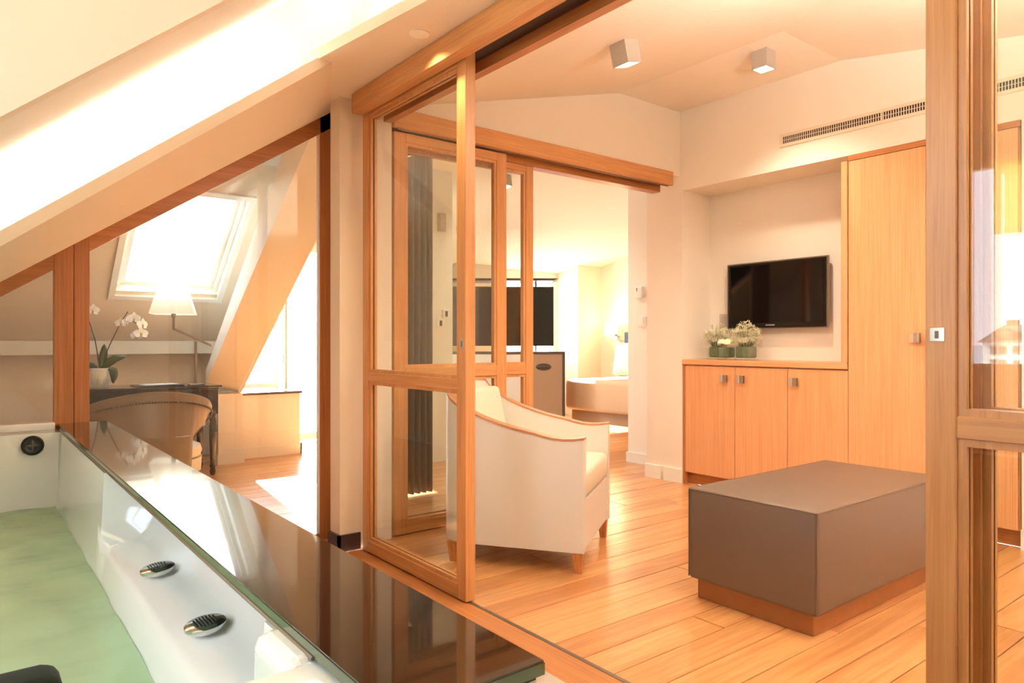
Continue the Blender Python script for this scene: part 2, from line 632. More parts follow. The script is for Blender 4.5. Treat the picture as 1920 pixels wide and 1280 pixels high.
# ---- bathroom: roof slope, cove, dormer cheek, window wall
struct('wall_west', MB().box(-1.4, -1.3, -1.3, 3.7, 0, 0.94).box(-1.4, -1.3, 1.66, 3.7, 0.94, 1.8)
       .box(-1.4, -1.3, -1.3, 0.55, 0.94, 2.7).box(-1.4, -1.3, 0.55, 1.66, 2.12, 2.8), 'plaster_white',
       'white dormer window wall of the bathroom', 'wall')
zr = lambda x: 1.53 + 0.84 * x           # bright roof slope
zl = lambda x: 1.331 + 0.772 * x         # underside of the cove lip
zb = lambda x: 1.275 + 0.67 * x          # top of the glazed screen
YL, XF = 3.0, 1.313
sl = MB()
sl.hexa([(-1.35, 2.01, zr(-1.35)), (1.5, 2.01, zr(1.5)), (1.5, 3.2, zr(1.5) + .13), (-1.35, 3.2, zr(-1.35) + .13),
         (-1.35, 2.01, zr(-1.35) + T), (1.5, 2.01, zr(1.5) + T), (1.5, 3.2, zr(1.5) + .13 + T), (-1.35, 3.2, zr(-1.35) + .13 + T)])
struct('ceiling_bath_slope', sl, 'plaster_white', 'bright white attic slope lit by the hidden cove strip above the tub', 'ceiling')
struct('wall_dormer_cheek', MB().prism([(-1.35, 1.95, zr(-1.35)), (1.5, 1.95, zr(1.5)), (1.5, 1.95, 2.83), (-1.35, 1.95, 2.83)], (0, 0.06, 0)),
       'plaster', 'shaded dormer cheek in the upper left corner of the bathroom', 'wall')
struct('ceiling_bath_dormer', MB().box(-1.4, 1.56, -1.4, 2.0, 2.76, 2.84), 'plaster', 'flat dormer ceiling over the foot of the tub', 'ceiling')
so = MB()
so.hexa([(-1.35, YL, zl(-1.35)), (XF, YL, zl(XF)), (1.6, YP - 0.05, zb(1.6)), (-1.35, YP - 0.05, zb(-1.35)),
         (-1.35, YL, zl(-1.35) + 0.055), (XF, YL, zl(XF) + 0.055), (1.6, YP - 0.05, zb(1.6) + 0.2), (-1.35, YP - 0.05, zb(-1.35) + 0.2)])
struct('ceiling_bath_soffit', so, 'plaster_warm', 'warm beige sloping soffit between cove lip and glazed screen', 'ceiling')
fl = MB().prism([(1.24, 3.08, 2.345), (1.36, 2.2, 2.345), (1.36, -1.3, 2.345), (1.84, -1.3, 2.345), (1.84, 3.45, 2.345), (1.70, 3.45, 2.345), (1.70, 3.7, 2.345), (1.6, 3.7, 2.345), (XF, YL, 2.345)], (0, 0, 0.05))
struct('ceiling_bath_flat', fl, 'plaster_warm', 'narrow flat ceiling strip above the sliding door header', 'ceiling')
struct('wall_cove_back', MB().box(1.5, 1.56, -1.3, 3.3, 2.39, 2.85).prism([(-1.35, 3.2, zl(-1.35) + 0.06), (1.31, 3.2, zl(1.31) + 0.06), (1.56, 3.2, 2.4), (1.56, 3.2, 2.85), (-1.35, 3.2, 2.85)], (0, 0.06, 0)), 'plaster_white',
       'hidden upstand behind the light cove', 'wall')
led1 = MB()
led1.hexa([(-1.2, 3.06, zl(-1.2) + 0.075), (1.2, 3.06, zl(1.2) + 0.075), (1.2, 3.085, zl(1.2) + 0.075), (-1.2, 3.085, zl(-1.2) + 0.075),
           (-1.2, 3.06, zl(-1.2) + 0.085), (1.2, 3.06, zl(1.2) + 0.085), (1.2, 3.085, zl(1.2) + 0.085), (-1.2, 3.085, zl(-1.2) + 0.085)])
tag(part('light_strip', led1, 'led'), 'glowing light strip hidden in the cove above the tub', 'light strip')
tag(part('light_strip', MB().box(1.40, 1.425, 0.2, 2.95, 2.40, 2.41), 'led'), 'glowing light strip hidden above the door header cove', 'light strip')
# wall above the glazed screen, so that the bedroom is closed off
struct('wall_screen_top', MB().prism([(-1.35, YP + 0.01, zb(-1.35)), (1.6, YP + 0.01, zb(1.6)), (1.6, YP + 0.01, 2.7), (-1.35, YP + 0.01, 2.7)], (0, 0.05, 0)),
       'plaster', 'plaster above the sloping oak frame of the glazed screen', 'wall')

# ---- bedroom shell
zbed = lambda y: 2.21 + 0.2 * (7.53 - y)
struct('ceiling_bedroom', MB().hexa([(2.0, 3.5, zbed(3.5)), (7.8, 3.5, zbed(3.5)), (7.8, 8.1, zbed(8.1)), (2.0, 8.1, zbed(8.1)),
                                     (2.0, 3.5, zbed(3.5) + T), (7.8, 3.5, zbed(3.5) + T), (7.8, 8.1, zbed(8.1) + T), (2.0, 8.1, zbed(8.1) + T)]),
       'plaster', 'pale bedroom ceiling sloping down towards the far wall', 'ceiling')
struct('ceiling_bay', MB().box(-0.6, 2.0, 3.70, 5.3, 2.40, 2.48), 'plaster', 'flat ceiling between screen and skylight slope', 'ceiling')
ZB0, YB0, KB = 1.0855, 6.889, 0.80
zbay = lambda y: ZB0 + KB * (YB0 - y)
bay = MB()


def bayslab(x0, x1, y0, y1):
    bay.hexa([(x0, y0, zbay(y0)), (x1, y0, zbay(y0)), (x1, y1, zbay(y1)), (x0, y1, zbay(y1)),
              (x0, y0 + .06, zbay(y0) + .1), (x1, y0 + .06, zbay(y0) + .1), (x1, y1 + .06, zbay(y1) + .1), (x0, y1 + .06, zbay(y1) + .1)])


SX0, SX1, SY0, SY1 = 0.946, 1.76, 5.522, 6.38
bayslab(-0.6, SX0, 5.1, 6.95)
bayslab(SX1, 1.975, 5.1, 6.95)
bayslab(SX0, SX1, 5.1, SY0)
bayslab(SX0, SX1, SY1, 6.95)
struct('ceiling_bay_slope', bay, 'plaster_warm', 'beige attic slope around the skylight above the desk', 'ceiling')
zs = lambda y: 0.613 + 0.69 * (6.564 - y)
st = MB()
st.hexa([(1.70, 6.58, 0.71), (2.0, 6.564, 0.613), (2.0, 4.0, zs(4.0)), (1.70, 4.0, zs(4.0) + .11),
         (1.70, 6.58, 0.832), (2.0, 6.564, 0.832), (2.0, 4.0, 2.895), (1.70, 4.0, 2.895)])
struct('wall_rafter_casing', st, 'plaster_warm', 'sunlit boxed-in rafter slanting down beside the desk', 'wall')
struct('wall_dormer_side', MB().prism([(1.97, 6.564, 0.62), (1.97, 4.0, 2.4), (1.97, 3.7, 2.4), (1.97, 3.7, 3.05), (1.97, 7.4, 2.27), (1.97, 7.4, 0.0), (1.97, 6.7, 0.0), (1.97, 6.7, .62)], (0.03, 0, 0)),
       'plaster_white', 'white side of the dormer recess behind the slanting rafter', 'wall')
struct('wall_north_bay', MB().box(-0.6, 2.0, 7.12, 7.22, 0, 1.1), 'plaster_warm', 'low knee wall behind the black desk', 'wall')
struct('trim_3', MB().box(-0.6, 1.97, 6.865, 7.12, 0.975, 1.09), 'plaster_white', 'pale boxed ledge running below the skylight slope', 'ledge')
struct('wall_pier_bay', MB().box(1.77, 1.98, 6.45, 6.72, 0, 0.62), 'plaster_warm', 'short beige pier at the foot of the slanting rafter', 'wall')
struct('baseboard_pier_bay', MB().box(1.76, 1.99, 6.435, 6.45, 0, 0.09), 'plaster_warm', 'beige skirting at the foot of the short pier', 'baseboard')
struct('wall_window_seat', MB().box(2.0, 2.585, 6.65, 7.36, 0, 0.585), 'plaster_warm', 'low plastered window seat in the dormer', 'wall')
struct('baseboard_window_seat', MB().box(2.0, 2.60, 6.635, 6.65, 0, 0.10).box(2.585, 2.60, 6.635, 7.3, 0, 0.10), 'plaster_warm',
       'cream skirting round the window seat', 'baseboard')
struct('trim_4', MB().box(1.985, 2.60, 6.63, 7.36, 0.585, 0.607), 'slab_dark', 'thin dark stone slab on the window seat', 'sill')
struct('wall_west_bay', MB().box(-0.7, -0.6, 3.66, 7.2, 0, 2.5), 'plaster', 'side wall of the desk bay', 'wall')
struct('wall_north_dormer', MB().box(1.9, 2.06, 7.36, 7.46, 0, 2.5).box(3.35, 3.6, 7.36, 7.46, 0, 2.6).box(2.06, 3.35, 7.36, 7.46, 2.12, 2.6)
       .box(2.06, 2.6, 7.36, 7.46, 0, 0.60), 'plaster_white', 'white wall round the overexposed dormer window', 'wall')
struct('wall_north', MB().box(3.5, 5.95, 7.98, 8.1, 0, 2.6).box(7.1, 7.8, 7.98, 8.1, 0, 2.6).box(5.95, 7.1, 7.98, 8.1, 0, 0.8)
       .box(5.95, 7.1, 7.98, 8.1, 2.0, 2.6).box(3.5, 3.6, 7.36, 8.1, 0, 2.6), 'plaster', 'cream far wall of the bedroom behind the television trunk', 'wall')
struct('wall_bedroom_pier', MB().box(5.2, 5.85, 7.85, 8.0, 0, 2.6), 'taupe_wall', 'taupe pier on the far bedroom wall above the trunk television', 'wall')
struct('wall_bed_alcove', MB().box(7.13, 7.7, 7.53, 8.0, 0, 2.6), 'plaster_warm', 'cream pier in the corner beside the bed', 'wall')
struct('wall_bed_head', MB().box(7.6, 7.75, 4.25, 8.1, 0, 3.0), 'plaster', 'cream wall behind the head of the bed', 'wall')
struct('wall_switch_pier', MB().box(3.1, 3.535, 5.4, 6.1, 0, 2.75), 'plaster_white', 'pale pier carrying switches and a loudspeaker in the bedroom', 'wall')

# ================================================================== SLIDING DOORS AND HEADERS
def glazed_door(name, label, M, W, z0, z1, T=0.05, grain='Y', pull=None, sw=0.06, mid=(0.879, 0.925)):
    """oak frame, two panes divided by a rail; local x along the width, y through the thickness"""
    d = link(name, None, None, M)
    d.empty_display_size = 0.1
    tag(d, label, 'sliding door', kind='structure')
    for x in (0, W - sw):
        part('stile', MB().box(x, x + sw, 0, T, z0, z1).bevel(0.002, 1), 'oak_Z', d, M)
    rails = ((z0, z0 + 0.06), mid, (z1 - 0.052, z1))
    for a, b in rails:
        part('rail', MB().box(sw, W - sw, 0, T, a, b).bevel(0.002, 1), 'oak_X', d, M)
    k = 0.016
    for (a, b) in ((rails[0][1], rails[1][0]), (rails[1][1], rails[2][0])):
        bd = MB()
        for y0, y1 in ((0.007, 0.021), (T - 0.021, T - 0.007)):
            bd.box(sw, sw + k, y0, y1, a, b).box(W - sw - k, W - sw, y0, y1, a, b)
            bd.box(sw + k, W - sw - k, y0, y1, a, a + k).box(sw + k, W - sw - k, y0, y1, b - k, b)
        part('glazing_bead', bd, 'oak_Z', d, M)
        part('pane', MB().box(sw + .002, W - sw - .002, T / 2 - 0.003, T / 2 + 0.003, a + .002, b - .002), 'pane_glass', d, M)
    if pull:
        px, pz, pw, ph = pull
        f = MB().box(px, px + pw, -0.002, 0.001, pz, pz + ph).bevel(0.0008, 1)
        pl = part('pull_plate', f, 'chrome', d, M)
        tag(pl, 'polished metal recessed pull plate')
        part('recess', MB().box(px + pw * .36, px + pw * .6, -0.003, 0.0005, pz + ph * .22, pz + ph * .75), 'plate_dark', pl, M)
    return d


def along_y(x, y):      # local x -> -world y (so that the outer face, local y=0, looks to -X)
    return Matrix.Translation((x, y, 0)) @ Matrix.Rotation(-math.pi / 2, 4, 'Z')


glazed_door('door_1', 'glazed oak sliding door standing closed beside the armchair', along_y(XA, 3.335), 0.943, 0.008, 2.287,
            pull=(0.906, 1.05, 0.022, 0.045))
glazed_door('door_2', 'glazed oak sliding door cut off by the right edge of the picture', along_y(XA, 0.64), 0.943, 0.008, 2.287,
            pull=(0.009, 1.081, 0.029, 0.030))
glazed_door('door_3', 'glazed oak sliding door parked behind the rightmost door', along_y(XA + 0.085, 0.622), 0.943, 0.008, 2.287)
Mx = lambda x, y: Matrix.Translation((x, y, 0))
glazed_door('door_4', 'wider glazed oak bedroom door left of the narrow strip of glass', Mx(1.88, YC + 0.04), 0.787, 0.008, 2.25, T=0.045, grain='X', sw=0.075,
            mid=(0.874, 0.937))
glazed_door('door_5', 'glazed oak bedroom door slid behind its neighbour, showing only a narrow strip', Mx(1.90, YC + 0.105), 1.038, 0.008, 2.235, T=0.045, grain='X', sw=0.062,
            mid=(0.872, 0.935))

h = thing('trim_5', 'long oak header beam carrying the bathroom sliding doors', 'header beam', (1.56, 1.0, 2.24), kind='structure')
part('fascia', MB().box(1.56, 1.622, -1.3, 3.32, 2.243, 2.343).bevel(0.003, 1), 'oak_Y', h)
part('back_beam', MB().box(1.785, 1.83, -1.3, 3.40, 2.265, 2.344), 'oak_dark_Y', h)
part('track', MB().box(1.622, 1.785, -1.3, 3.36, 2.315, 2.344), 'track_dark', h)
h = thing('trim_6', 'oak header beam over the bedroom sliding doors', 'header beam', (3.0, YC, 2.25), kind='structure')
part('fascia', MB().box(1.86, 4.228, YC, YC + 0.032, 2.262, 2.366).bevel(0.003, 1), 'oak_X', h)
part('back_beam', MB().box(1.86, 4.19, YC + 0.095, YC + 0.175, 2.222, 2.30).bevel(0.003, 1), 'oak_dark_X', h)
part('track', MB().box(1.86, 4.2, YC + 0.032, YC + 0.095, 2.285, 2.33), 'track_dark', h)
part('slot_trim', MB().box(1.9, 4.2, YC + 0.028, YC + 0.038, 2.256, 2.264), 'brushed', h)

# fixed glazed screen with sloping top
sg = thing('window_1', 'fixed glazed oak screen with a slanting top at the head of the tub', 'glazed screen', (0.9, YP, 0), kind='structure')


def slope_bar(x0, x1, z_lo, z_hi, y0, y1, f):
    return MB().hexa([(x0, y0, f(x0) + z_lo), (x1, y0, f(x1) + z_lo), (x1, y1, f(x1) + z_lo), (x0, y1, f(x0) + z_lo),
                      (x0, y0, f(x0) + z_hi), (x1, y0, f(x1) + z_hi), (x1, y1, f(x1) + z_hi), (x0, y1, f(x0) + z_hi)])


part('top_rail', slope_bar(0.45, 1.60, -0.088, 0.0, YP - 0.05, YP, zb), 'oak_dark_X', sg)
part('top_rail', slope_bar(-1.3, 0.315, -0.088, 0.0, YP - 0.05, YP, zb), 'oak_dark_X', sg)
part('post', MB().prism([(1.537, YP - 0.05, 0), (1.597, YP - 0.05, 0), (1.597, YP - 0.05, zb(1.597) - 0.002), (1.537, YP - 0.05, zb(1.537) - 0.002)], (0, 0.05, 0)), 'oak_dark_Z', sg)
part('post', MB().prism([(0.39, YP - 0.052, 0), (0.45, YP - 0.052, 0), (0.45, YP - 0.052, zb(0.45)), (0.39, YP - 0.052, zb(0.39))], (0, 0.05, 0)).bevel(0.002, 1), 'oak_dark_Z', sg)
part('post', MB().prism([(0.315, YP - 0.055, 0), (0.388, YP - 0.055, 0), (0.388, YP - 0.055, zb(0.388)), (0.315, YP - 0.055, zb(0.315))], (0, 0.055, 0)).bevel(0.002, 1), 'oak_dark_Z', sg)
part('bottom_rail', MB().box(0.45, 1.537, YP - 0.05, YP, 0, 0.035), 'oak_dark_X', sg)
part('glazing_bead', MB().prism([(1.528, YP - 0.04, 0.035), (1.537, YP - 0.04, 0.035), (1.537, YP - 0.04, zb(1.537) - .088), (1.528, YP - 0.04, zb(1.528) - .088)], (0, 0.012, 0)), 'white_paint', sg)
zt = lambda x: zb(x) - 0.085
part('pane', MB().prism([(0.45, YP - 0.028, 0.03), (1.537, YP - 0.028, 0.03), (1.537, YP - 0.028, zt(1.537)), (0.45, YP - 0.028, zt(0.45))], (0, 0.006, 0)), 'pane_glass', sg)
part('pane', MB().prism([(-1.1, YP - 0.028, 0.3), (0.315, YP - 0.028, 0.3), (0.315, YP - 0.028, zt(0.315)), (-1.1, YP - 0.028, zt(-1.1))], (0, 0.006, 0)), 'pane_glass', sg)

# skylight in the slope above the desk
sk = thing('window_2', 'white framed skylight in the slope above the desk lamp', 'skylight', (1.35, 5.95, zbay(5.95)), kind='structure')


def on_bay(x, y, d):   # d = depth measured outwards through the roof
    n = Vector((0, KB, 1)).normalized()
    q = Vector((x, y, zbay(y))) + n * d
    return tuple(q)


def bay_frame(x0, x1, y0, y1, wd, d0, d1):
    m = MB()
    for (a, b, c, d) in ((x0, x0 + wd, y0, y1), (x1 - wd, x1, y0, y1), (x0 + wd, x1 - wd, y0, y0 + wd * .8), (x0 + wd, x1 - wd, y1 - wd * .8, y1)):
        m.hexa([on_bay(a, c, d0), on_bay(b, c, d0), on_bay(b, d, d0), on_bay(a, d, d0), on_bay(a, c, d1), on_bay(b, c, d1), on_bay(b, d, d1), on_bay(a, d, d1)])
    return m


part('lining', bay_frame(SX0 - 0.03, SX1 + 0.03, SY0 - 0.03, SY1 + 0.07, 0.045, -0.02, 0.16), 'white_paint', sk)
part('outer_frame', bay_frame(SX0 + 0.012, SX1 - 0.012, SY0, SY1 + 0.03, 0.035, 0.04, 0.13), 'white_paint', sk)
part('sash', bay_frame(SX0 + 0.045, SX1 - 0.045, SY0 + 0.03, SY1 - 0.0, 0.04, 0.07, 0.12), 'white_paint', sk)
m = MB()
m.hexa([on_bay(SX0 + .08, SY0 + .06, .09), on_bay(SX1 - .08, SY0 + .06, .09), on_bay(SX1 - .08, SY1 - .03, .09), on_bay(SX0 + .08, SY1 - .03, .09),
        on_bay(SX0 + .08, SY0 + .06, .098), on_bay(SX1 - .08, SY0 + .06, .098), on_bay(SX1 - .08, SY1 - .03, .098), on_bay(SX0 + .08, SY1 - .03, .098)])
part('pane', m, 'skylight_glass', sk)

# dormer window in the bedroom
dw = thing('window_3', 'overexposed dormer window with an open cream shutter', 'window', (2.7, 7.4, 0), kind='structure')
fm = MB().box(2.06, 2.11, 7.38, 7.44, 0.6, 2.12).box(2.585, 2.635, 7.38, 7.44, 0.02, 2.12).box(3.30, 3.35, 7.38, 7.44, 0.02, 2.12)
fm.box(2.11, 3.3, 7.38, 7.44, 2.06, 2.12).box(2.11, 2.585, 7.38, 7.44, 0.6, 0.65).box(2.635, 3.3, 7.38, 7.44, 0.02, 0.10)
part('frame', fm, 'white_paint', dw)
part('pane', MB().box(2.11, 2.585, 7.405, 7.411, 0.65, 2.06), 'skylight_glass', dw)
part('pane', MB().box(2.635, 3.3, 7.405, 7.411, 0.10, 2.06), 'skylight_glass', dw)
sh = part('shutter', MB().box(0, 0.02, 0, 0.40, 0, 1.40).bevel(0.003, 1), 'shutter', dw, Matrix.Translation((2.56, 6.98, 0.61)) @ Matrix.Rotation(-0.25, 4, 'Z'))
Ms = WM[sh]
for z in (0.3, 1.1):
    part('hinge', MB().box(-0.006, 0.0, 0.12, 0.135, z - 0.04, z + 0.04), 'brushed', sh, Ms)
part('shutter_panel', MB().box(-0.006, 0.001, 0.16, 0.36, 0.08, 1.32).bevel(0.002, 1), 'shutter', sh, Ms)

# bathroom dormer window (seen mirrored in the right-hand door)
bw = thing('window_4', 'bathroom dormer window mirrored in the right-hand glass door', 'window', (-1.35, 0.7, 0.94), kind='structure')
fm = MB()
for y in (0.55, 1.62):
    fm.box(-1.39, -1.33, y, y + 0.04, 0.94, 2.12)
fm.box(-1.39, -1.33, 0.59, 1.62, 0.94, 0.955).box(-1.39, -1.33, 0.59, 1.62, 2.08, 2.12).box(-1.385, -1.335, 0.97, 1.03, 0.955, 2.08)
part('frame', fm, 'white_paint', bw)
part('pane', MB().box(-1.362, -1.356, 0.59, 0.97, 0.955, 2.08), 'skylight_glass', bw)
part('pane', MB().box(-1.362, -1.356, 1.03, 1.62, 0.955, 2.08), 'skylight_glass', bw)
bl = MB()
rows = []
for i in range(9):
    z = 1.69 + 0.42 * i / 8
    rows.append([(-1.31 + 0.012 * (i % 2), y, z) for y in (0.6, 0.8, 1.1, 1.45)])
bl.grid(rows)
tag(part('window_blind', bl, 'blind_cloth'), 'pale yellow folded blind at the top of the bathroom window', 'blind')

# far bedroom window behind the television
fw = thing('window_5', 'bright bedroom window behind the television trunk', 'window', (6.5, 8.0, 0.8), kind='structure')
fm = MB().box(5.95, 6.0, 8.0, 8.06, 0.8, 2.0).box(7.05, 7.1, 8.0, 8.06, 0.8, 2.0).box(6.0, 7.05, 8.0, 8.06, 0.8, 0.85).box(6.0, 7.05, 8.0, 8.06, 1.95, 2.0).box(6.5, 6.55, 8.0, 8.06, 0.85, 1.95)
part('frame', fm, 'white_paint', fw)
part('pane', MB().box(6.0, 6.5, 8.03, 8.036, 0.85, 1.95), 'skylight_glass', fw)
part('pane', MB().box(6.55, 7.05, 8.03, 8.036, 0.85, 1.95), 'skylight_glass', fw)

portal((-1.45, 1.1, 1.53), (1, 0, 0), 1.2, 1.15)
portal((2.7, 7.5, 1.05), (0, -1, 0), 1.3, 2.1)
portal((6.52, 8.12, 1.4), (0, -1, 0), 1.2, 1.2)
portal(on_bay(1.353, 5.95, 0.25), (0, -KB, -1), 0.9, 1.15)

# ================================================================== BUILT-IN CABINETS
def knob(parent, y, z, x):
    m = MB()
    n = 7
    # square cushion plate, hollowed from both sides
    rows = []
    for i in range(n):
        yy = -0.027 + 0.054 * i / (n - 1)
        rows.append([(-0.034 + 0.012 * (1 - (yy / 0.027) ** 2) - 0.003, yy, zz) for zz in (-0.027, -0.009, 0.009, 0.027)])
    m.grid(rows)
    m.box(-0.027, -0.020, -0.027, 0.027, -0.027, 0.027)
    M = Matrix.Translation((x, y, z))
    o = part('knob', m, 'bronze', parent, M)
    part('knob_stem', MB().box(-0.026, 0.0, -0.008, 0.008, -0.007, 0.007), 'bronze', o, M)
    return o


def cab_door(parent, y0, y1, z0, z1, ky, kz, x=XT - 0.004):
    d = part('door', MB().box(x, x + 0.02, y0, y1, z0, z1).bevel(0.0015, 1), 'veneer_Z', parent)
    knob(d, ky, kz, x)
    return d


c1 = thing('low_cabinet', 'oak low cabinet with two doors and paired knobs below the vases', 'cabinet', (4.5, 3.17, 0))
part('body', MB().box(XT + 0.02, 4.68, 2.745 - 0.19, 3.42, 0.09, 0.908), 'veneer_Y', c1)
part('plinth', MB().box(XT + 0.05, 4.66, 2.555, 3.415, 0, 0.09), 'oak_dark_Y', c1)
cab_door(c1, 2.962, 3.395, 0.094, 0.900, 3.035, 0.817)
cab_door(c1, 2.557, 2.958, 0.094, 0.900, 2.895, 0.817)
part('side_panel', MB().box(XT - 0.002, XT + 0.03, 3.398, 3.42, 0, 0.905), 'oak_dark_Z', c1)
c2 = thing('low_cabinet', 'oak low cabinet with a single door below the television', 'cabinet', (4.5, 2.35, 0))
part('body', MB().box(XT + 0.02, 4.68, 2.155, 2.553, 0.09, 0.908), 'veneer_Y', c2)
part('plinth', MB().box(XT + 0.05, 4.66, 2.155, 2.553, 0, 0.09), 'oak_dark_Y', c2)
cab_door(c2, 2.148, 2.553, 0.094, 0.900, 2.495, 0.817)
tag(part('worktop', MB().box(XT - 0.012, 4.69, 2.15, 3.423, 0.910, 0.948).bevel(0.002, 1), 'veneer_Y'),
    'oak worktop shelf running along the bottom of the television niche', 'worktop')
tc_ = thing('tall_cabinet', 'full-height oak cupboard right of the television niche', 'cupboard', (4.5, 1.7, 0))
part('body', MB().box(XT + 0.022, 4.73, 1.25, 2.145, 0.09, 2.23), 'veneer_Z', tc_)
part('side_panel', MB().box(XT - 0.012, 4.68, 2.15, 2.188, 0.95, 2.205).bevel(0.0015, 1), 'veneer_Z', tc_)
part('top_trim', MB().box(XT - 0.006, XT + 0.02, 1.245, 2.148, 2.205, 2.238), 'oak_dark_Y', tc_)
cab_door(tc_, 1.702, 2.145, 0.094, 2.202, 1.745, 1.105)
cab_door(tc_, 1.255, 1.698, 0.094, 2.202, 1.66, 1.105)
part('plinth', MB().box(XT + 0.05, 4.66, 1.255, 2.15, 0, 0.09), 'oak_dark_Y', tc_)

# television in the niche
tv = thing('television', 'black flat screen television hung in the wall niche', 'television', (4.64, 2.82, 1.19))
part('casing', MB().box(4.625, 4.66, 2.432, 3.212, 1.186, 1.664).bevel(0.006, 2), 'black_plastic', tv)
part('screen', MB().box(4.622, 4.627, 2.452, 3.192, 1.222, 1.646), 'screen', tv)
fr = MB().box(4.619, 4.64, 2.424, 2.434, 1.18, 1.67).box(4.619, 4.64, 3.210, 3.220, 1.18, 1.67).box(4.619, 4.64, 2.434, 3.21, 1.66, 1.67).box(4.619, 4.64, 2.434, 3.21, 1.18, 1.186)
part('bezel', fr, 'brushed', tv)
part('wall_bracket', MB().box(4.66, 4.69, 2.7, 2.94, 1.3, 1.55), 'black_plastic', tv)
tx = bpy.data.curves.new('lettering', 'FONT')
tx.body = 'SAMSUNG'
tx.size = 0.016
tx.align_x = 'CENTER'
tx.extrude = 0.0004
txo = bpy.data.objects.new('t', tx)
C.objects.link(txo)
bpy.context.view_layer.update()
tme = bpy.data.meshes.new_from_object(txo)
bpy.data.objects.remove(txo)
tme.materials.clear()
tme.materials.append(MATS['marking_white'])
link('lettering', tme, tv, Matrix.Translation((4.6238, 2.86, 1.1985)) @ Matrix.Rotation(-math.pi / 2, 4, 'Z') @ Matrix.Rotation(math.pi / 2, 4, 'X'))
so_ = thing('wall_socket', 'beige socket plate half hidden behind the television', 'socket', (4.685, 3.28, 1.22))
part('plate', MB().box(4.68, 4.69, 3.235, 3.335, 1.18, 1.30).bevel(0.002, 1), 'taupe_wall', so_)
part('socket_insert', MB().box(4.677, 4.681, 3.255, 3.315, 1.20, 1.28), 'lamp_grey', so_)

# vases
def vase(y, x, s, hgt, label, kind):
    t = thing('glass_vase', label, 'vase', (x, y, 0.948), group='vases on the worktop')
    b = MB().box(x - s / 2, x + s / 2, y - s / 2, y + s / 2, 0.949, 0.949 + hgt).bevel(0.006, 2)
    part('vase', b, 'vase_glass', t)
    k = s / 2 - 0.008
    part('moss_filling', MB().box(x - k, x + k, y - k, y + k, 0.966, 0.949 + hgt * 0.93).bevel(0.012, 2), 'bloom_green', t)
    top = 0.949 + hgt
    if kind == 'dry':
        st = MB()
        fl = MB()
        for i in range(120):
            a = random.uniform(0, 2 * math.pi)
            r = s * 0.85 * math.sqrt(random.random())
            hh = random.uniform(0.02, 0.165) * (1.2 - 0.55 * r / s)
            bx_, by_ = x + 0.3 * r * math.cos(a), y + 0.3 * r * math.sin(a)
            tip = Vector((x + r * math.cos(a), y + r * math.sin(a), top + hh))
            st.tube([(bx_, by_, top - 0.02), tip], 0.0009, 4)
            for q in range(12):
                v = Vector((random.gauss(0, 1), random.gauss(0, 1), random.gauss(0, 1))).normalized() * random.uniform(0.004, 0.02)
                c = tip - Vector((0, 0, 0.012)) + v
                e = 0.0035
                fl.hexa([(c.x - e, c.y, c.z), (c.x, c.y - e, c.z), (c.x + e, c.y, c.z), (c.x, c.y + e, c.z),
                         (c.x - e * .5, c.y, c.z + 2 * e), (c.x, c.y - e * .5, c.z + 2 * e), (c.x + e * .5, c.y, c.z + 2 * e), (c.x, c.y + e * .5, c.z + 2 * e)])
        tag(part('stems', st, 'bloom_green', t), kind='stuff')
        tag(part('dry_blooms', fl, 'dry_bloom', t), kind='stuff')
    else:
        for (dx, dy, dz, rr) in ((-0.02, 0.025, 0.025, 0.036), (-0.025, -0.035, 0.02, 0.036), (0.02, 0.0, 0.03, 0.034)):
            m = MB()
            for layer in range(3):
                n = 5
                r_ = rr * (1 - 0.25 * layer)
                for q in range(n):
                    a = 2 * math.pi * q / n + layer * 0.6
                    rows = []
                    for u in range(4):
                        th = -0.2 + u * 0.5
                        rows.append([(x + dx + math.cos(a + v) * r_ * math.cos(th) * 1.0, y + dy + math.sin(a + v) * r_ * math.cos(th),
                                      top + dz + r_ * math.sin(th) * (0.8 + 0.25 * layer)) for v in (-0.65, -0.3, 0, 0.3, 0.65)])
                    m.grid(rows)
            part('rose', m, 'rose_cream', t, smooth=True)
    return t


vase(3.205, 4.47, 0.105, 0.10, 'square glass vase with a loose tuft of dried blooms left of the roses', 'dry')
vase(3.085, 4.42, 0.105, 0.10, 'square glass vase with cream roses between two dried bouquets', 'rose')
vase(2.93, 4.43, 0.125, 0.105, 'larger square glass vase with a full dried bouquet in front of the television', 'dry')

# air grille
gr = thing('air_grille', 'long narrow ventilation grille high on the cream wall', 'ventilation grille', (XT, 1.85, 2.41))
part('backing', MB().box(XT - 0.003, XT, 1.11, 2.59, 2.408, 2.455), 'grille_dark', gr)
part('frame', MB().box(XT - 0.008, XT, 1.09, 2.61, 2.455, 2.475).box(XT - 0.008, XT, 1.09, 2.61, 2.388, 2.408).box(XT - 0.008, XT, 2.59, 2.61, 2.408, 2.455)
     .box(XT - 0.008, XT, 1.09, 1.11, 2.408, 2.455).box(XT - 0.008, XT, 1.94, 1.95, 2.408, 2.455), 'grille_frame', gr)
m = MB()
y = 1.12
while y < 2.59:
    m.box(XT - 0.007, XT - 0.002, y, y + 0.0045, 2.408, 2.455)
    y += 0.0145
m.box(XT - 0.005, XT - 0.001, 1.11, 2.59, 2.430, 2.433)
tag(part('slats', m, 'grille_frame', gr), kind='stuff')

